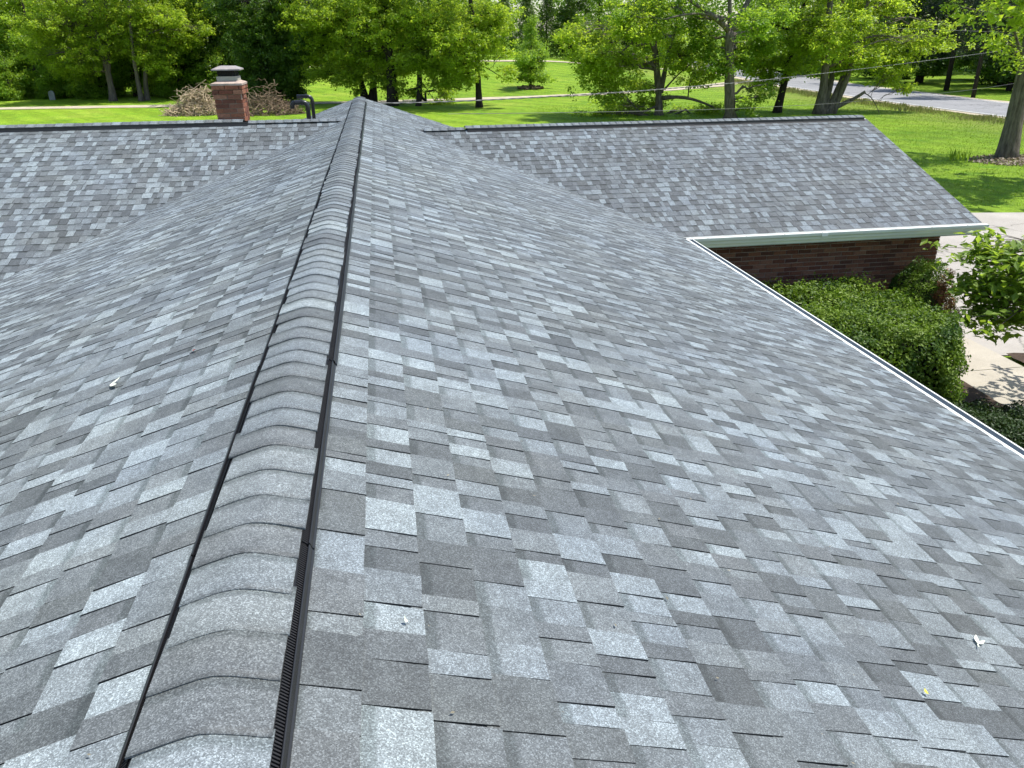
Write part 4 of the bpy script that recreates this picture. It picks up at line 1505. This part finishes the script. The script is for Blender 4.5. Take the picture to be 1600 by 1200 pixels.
# low dark shrubs along the walk
lrng = np.random.default_rng(520)
for k, (x, y, rr_, hh, lab) in enumerate([(8.05, 8.55, .58, .62, 'low dark shrub between the clipped hedge and the concrete walk'), (8.95, 8.35, .58, .58, 'low dark shrub at the right picture edge below the concrete walk'),
                                          (8.35, 7.75, .70, .88, 'low dark shrub nearest the main gutter at the right edge'), (7.45, 7.55, .66, .95, 'low dark shrub half hidden behind the main gutter'),
                                          (7.35, 8.15, .60, .85, 'low dark shrub against the near face of the clipped hedge'), (8.2, 6.8, .65, .85, 'low dark shrub lowest in the picture beside the gutter')]):
    o = thing('low_shrub', lab, 'shrub', (x, y, GZ), 'low shrubs beside the walk')
    L = Leaves(530 + k)
    n = 9000
    q = unit(L.r.normal(size=(n, 3)))
    q[:, 2] = np.abs(q[:, 2])
    rad = 1 - .35 * L.r.random(n) ** 1.5
    P = q * rad[:, None] * [rr_, rr_, hh]
    P += q * lumps(P, 540 + k, .06, 5)[:, None]
    L.add(P, q * .8 + L.r.normal(size=(n, 3)) * .7 + [0, 0, .3], .045 * (.7 + .6 * L.r.random(n)), .2 + .5 * L.r.random(n), .55)
    link('foliage', L.mesh('foliage', M['leaf_shrub']), o)
    s_ = MB()
    for j in range(14):
        a = L.r.random() * 6.28
        s_.tube(bez((0, 0, 0), (rr_ * .7 * math.cos(a), rr_ * .7 * math.sin(a), hh * .7), 4, .1, L.r, .05), [.014, .011, .008, .005], 4, cap=False)
    link('stems', s_.mesh('stems', M['bark_dark']), o)

# globe evergreen with a rust-brown patch
gs = thing('globe_evergreen', 'rounded evergreen shrub with a rust brown patch at the wall corner', 'shrub', (8.28, 10.42, GZ))
L, L2 = Leaves(560), Leaves(561)
n = 26000
q = unit(L.r.normal(size=(n, 3)))
P = q * (1 - .3 * L.r.random(n) ** 1.7)[:, None] * [.50, .50, .80] + [0, 0, 1.28]
P += q * (lumps(P, 562, .06, 6) + lumps(P, 563, .03, 15))[:, None]
br = np.linalg.norm(q - unit(np.array([.42, -.80, .38])), axis=1) < .60 + .1 * lumps(P, 565, 1, 8)
N = q * .6 + L.r.normal(size=(n, 3)) * .8
sz = .045 * (.6 + .7 * L.r.random(n))
tn = np.clip(.45 + .4 * lumps(P, 566, 1, 7) + .3 * (L.r.random(n) - .5), 0, 1)
L.add(P[~br], N[~br], sz[~br], tn[~br], .28)
L2.add(P[br], N[br], sz[br], tn[br], .28)
link('foliage', L.mesh('foliage', M['leaf_hedge']), gs)
tag(link('dead_foliage', L2.mesh('dead_foliage', M['leaf_rust']), gs), 'rust brown dead patch')
s_ = MB().tube([(0, 0, 0), (.02, 0, .6), (0, .02, 1.9)], [.05, .04, .015], 6)
s_.box((-.22, -.22, .8), (.22, .22, 1.75))
link('stem', s_.mesh('stem', M['bark_dark']), gs)

# dogwood with broad drooping leaves
dg = thing('dogwood_tree', 'small tree with broad drooping light green leaves at the right edge', 'tree', (10.9, 9.2, GZ))
r = np.random.default_rng(570)
wood = MB()
tr = np.array([[0, 0, -.1], [-.05, .05, .7], [-.1, 0, 1.3], [-.05, .1, 2.0], [.05, 0, 2.9]])
wood.tube(tr, [.085, .07, .06, .045, .02], 8)
DL = Leaves(571)
dbase = np.array([10.9, 9.2, GZ])
targets = []
for (px, py, Y) in [(1492, 398, 10.0), (1512, 440, 9.7), (1515, 495, 9.5), (1540, 385, 9.7), (1560, 405, 9.6), (1585, 445, 9.6), (1540, 450, 9.6), (1580, 490, 9.5), (1545, 485, 9.6), (1605, 430, 9.7), (1565, 455, 9.2), (1590, 470, 9.0), (1530, 415, 9.5), (1575, 390, 9.5), (1548, 430, 9.4), (1590, 420, 9.3), (1530, 470, 9.3), (1570, 470, 9.2), (1600, 455, 9.0),
                    (1555, 505, 9.4), (1595, 500, 9.3), (1520, 455, 9.9), (1565, 440, 9.9), (1525, 500, 9.1), (1600, 480, 9.6), (1610, 400, 9.4)]:
    targets.append(at(px + 16, py, Y) - dbase)
for k in range(24):
    a = r.random() * 6.28
    q = .5 + 1.6 * math.sqrt(r.random())
    targets.append(np.array([q * math.cos(a) + .35, q * math.sin(a) - 1.0, 1.1 + 1.3 * r.random()]))
for c in targets:
    d_ = np.linalg.norm(tr - c, axis=1) + np.where(tr[:, 2] > c[2], 1, 0)
    b_ = bez(tr[np.argmin(d_)], c, 6, .07, r, .03)
    wood.tube(b_, np.linspace(.022, .006, 6), 5, cap=False)
    for j in range(8):
        e_ = c + r.normal(size=3) * [.20, .20, .08]
        wood.tube(bez(b_[4], e_, 3, .05, r, .03), [.006, .005, .003], 3, cap=False)
        n = 13
        P = e_ + r.normal(size=(n, 3)) * [.10, .10, .045]
        N = r.normal(size=(n, 3)) * .45 + [0.1, 0, 1.0]
        DL.add(P, N, .155 * (.7 + .5 * r.random(n)), .2 + .8 * r.random(n), .52, droop=np.tile([-.1, -.25, -.55], (n, 1)))
link('trunk', wood.mesh('trunk', M['bark'], True), dg)
link('crown', DL.mesh('crown', M['leaf_dogwood']), dg)

# ------------------------------------------------------------------ grass, iris, leaf litter
L = Leaves(600)
n = 42000
X = L.r.uniform(12, 39.4, n)
Y = L.r.uniform(22.8, 66, n)
P = np.stack([X, Y, ground_h(X, Y) + .025], -1)
az = L.r.random(n) * 6.28
N = np.stack([np.cos(az), np.sin(az), .5 + 0 * az], -1)
L.add(P, N, .10 * (.6 + .8 * L.r.random(n)), L.r.random(n), .22, droop=np.tile([0, 0, 1.2], (n, 1)))
tag(link('lawn_grass', L.mesh('lawn_grass', M['grass'])), 'short mown grass on the right lawn', 'grass', kind='stuff')
L = Leaves(601)
n = 16000
X = 38.2 + L.r.normal(size=n) * .75
Y = L.r.uniform(30, 92, n)
X += np.interp(Y, [30, 60, 85, 92], [0, 0, 2.1, 3]) * .9 + .5 * np.sin(Y * .9) * L.r.random(n)
X = np.minimum(X, 39.2 + np.interp(Y, [30, 60, 85, 92], [0, 0, 2.2, 3]))
hgt = .12 + .28 * L.r.random(n) * (0.5 + .5 * np.sin(Y * 1.7 + np.sin(Y * .43) * 3))
P = np.stack([X, Y, ground_h(X, Y) + hgt * .45], -1)
az = L.r.random(n) * 6.28
N = np.stack([np.cos(az), np.sin(az), .25 + 0 * az], -1)
L.add(P, N, hgt * 1.1, L.r.random(n), .16, droop=np.tile([0, 0, 1.6], (n, 1)))
tag(link('verge_grass', L.mesh('verge_grass', M['straw'])), 'tall straw coloured grass along the near road edge', 'grass', kind='stuff')

iris = thing('iris_clump', 'clump of upright sword leaves in the lawn left of the leaning tree', 'plant', (24.95, 31.9, GZ))
L = Leaves(610)
n = 46
P = L.r.normal(size=(n, 3)) * [.24, .2, 0] + [0, 0, .26]
az = L.r.random(n) * 6.28
L.add(P, np.stack([np.cos(az), np.sin(az), .1 + 0 * az], -1), .55 * (.7 + .5 * L.r.random(n)), L.r.random(n) * .6, .09, droop=np.tile([0, 0, 2.6], (n, 1)))
link('sword_leaves', L.mesh('sword_leaves', MD), iris)
L = Leaves(611)
n = 2600
a, q = L.r.random(n) * 6.28, L.r.random(n) ** .6 * 2.3
P = np.stack([27.9 + q * np.cos(a) * 1.1, 31.5 + q * np.sin(a) * .75, GZ + .03 + .1 * L.r.random(n) * (1 - q / 2.4)], -1)
L.add(P, L.r.normal(size=(n, 3)) * .5 + [0, 0, 1], .12 * (.6 + .7 * L.r.random(n)), L.r.random(n), .6)
tag(link('leaf_litter', L.mesh('leaf_litter', leaf_material('dry_litter', (.10, .07, .045), (.36, .29, .21), (.2, .14, .08), .15))), 'dry leaf litter round the foot of the leaning tree', 'leaf litter', kind='stuff')


# ------------------------------------------------------------------ wires
def wire(label, pts, rad, m, n=60, twist=False):
    pts = np.asarray(pts, float)
    s = np.linspace(0, len(pts) - 1, n)
    p = np.stack([np.interp(s, range(len(pts)), pts[:, k]) for k in range(3)], -1)
    for _ in range(6):
        p[1:-1] = (p[:-2] + 2 * p[1:-1] + p[2:]) / 4
    b_ = MB()
    if twist:
        q = np.linspace(0, 1, 900)
        pp = np.stack([np.interp(q, np.linspace(0, 1, n), p[:, k]) for k in range(3)], -1)
        for ph in (0, math.pi):
            ang = np.cumsum(np.linalg.norm(np.gradient(pp, axis=0), axis=1)) * 9 + ph
            o_ = np.stack([np.cos(ang) * 0, np.cos(ang), np.sin(ang)], -1) * rad * 1.0
            b_.tube(pp + o_, rad, 4)
    else:
        b_.tube(p, rad, 5)
    tag(b_.build('overhead_wire', m), label, 'wire')


wire('thick twisted service cable running from behind the ridge peak up to the right', [(0.37, 17.55, -0.14), (1.02, 18.01, -0.18), (2.53, 19.19, -0.25), (4.87, 21.03, -0.32), (7.79, 23.33, -0.39), (14.02, 28.21, -0.43), (23.97, 36.01, -0.31), (42.35, 50.43, 0.0), (60, 64, .9)], .008, M['wire'], twist=True)
wire('thin lower wire crossing the trunks just above the right wing ridge', [(2.1, 21.36, -0.71), (3.97, 22.69, -0.85), (8.7, 26.07, -1.18), (13.51, 29.5, -1.48), (20.0, 34.14, -1.78), (27.76, 39.68, -1.98), (35.85, 45.47, -2.12), (50, 55.6, -2.1)], .008, M['wire'])
wire('thin dark wire high at the upper right in front of the pines', [at(1340, 42, 60), at(1450, 46, 60), at(1560, 50, 60), at(1700, 53, 60)], .012, M['wire'])

# ------------------------------------------------------------------ bits lying on the roof
def fallen(label, p, slope, kind):
    r = np.random.default_rng(abs(hash(label)) % 1000 if False else len(label))
    nrm = unit(np.array([TP * slope, 0, 1.0]))
    o = thing('fallen_leaf', label, 'leaf', tuple(np.array(p) + nrm * 0.012))
    o.rotation_euler = Vector(nrm).to_track_quat('Z', 'Y').to_euler()
    return o


def blade(L, w, curl, ang, m, o, nm):
    t = np.linspace(0, 1, 7)
    wd = w * np.sin(np.pi * np.clip(t * .93 + .05, 0, 1)) ** .8
    z = curl * .3 * (t - .3) ** 2
    V = np.vstack([np.stack([t * L, wd, z + .25 * wd], -1), np.stack([t * L, 0 * t, z], -1), np.stack([t * L, -wd, z + .25 * wd], -1)])
    R3 = np.array(Matrix.Rotation(ang, 3, 'Z'))
    i_ = np.arange(6)
    F = np.vstack([np.stack([i_, i_ + 7, i_ + 8, i_ + 1], -1), np.stack([i_ + 7, i_ + 14, i_ + 15, i_ + 8], -1)])
    link(nm, make_mesh(nm, V @ R3.T, F, m, smooth=True), o)


lf = fallen('pale curled leaf with a stalk lying on the left roof slope', (-0.885, 3.475, -0.302), -1, 0)
blade(.075, .012, .06, .7, M['petal'], lf, 'blade')
blade(.055, .009, .05, 2.4, M['petal'], lf, 'blade')
lf = fallen('tiny red leaf on the left roof slope near the vent', (-0.517, 3.517, -0.177), -1, 0)
blade(.03, .008, .05, .4, M['red'], lf, 'blade')
lf = fallen('pale three-lobed leaf at the lower right of the roof', (2.209, 1.791, -0.755), 1, 0)
blade(.045, .007, .05, -.5, M['petal'], lf, 'blade')
blade(.04, .006, .05, -1.2, M['petal'], lf, 'blade')
blade(.03, .0025, .03, 2.5, M['petal'], lf, 'stalk')
lf = fallen('tiny yellow leaf near the lower right corner of the roof', (1.792, 1.494, -0.612), 1, 0)
blade(.016, .006, .05, .3, M['yellow'], lf, 'blade')
lf = fallen('tiny white petal on the right slope beside the vent', (0.36, 1.465, -0.123), 1, 0)
blade(.012, .005, .1, 1.3, M['petal'], lf, 'blade')

# dull seeds, bud scales and twiglets caught on the shingles
r = np.random.default_rng(700)
n = 150
side = np.where(r.random(n) < .62, 1.0, -1.0)
x = side * (0.17 + 2.8 * r.random(n) ** 1.2)
y = 0.9 + 7.5 * r.random(n) ** 1.5
L = Leaves(701)
P = np.stack([x, y, -np.abs(x) * TP + 0.011], -1)
L.add(P, np.stack([TP * side, 0 * x, 1 + 0 * x], -1) + r.normal(size=(n, 3)) * .25, .006 + .010 * r.random(n), r.random(n), .45)
tag(link('roof_litter', L.mesh('roof_litter', leaf_material('dull_seeds', (.10, .085, .06), (.34, .31, .22), (.2, .18, .1), .1))), 'tiny seeds and bud scales scattered over the shingles', 'litter', kind='stuff')
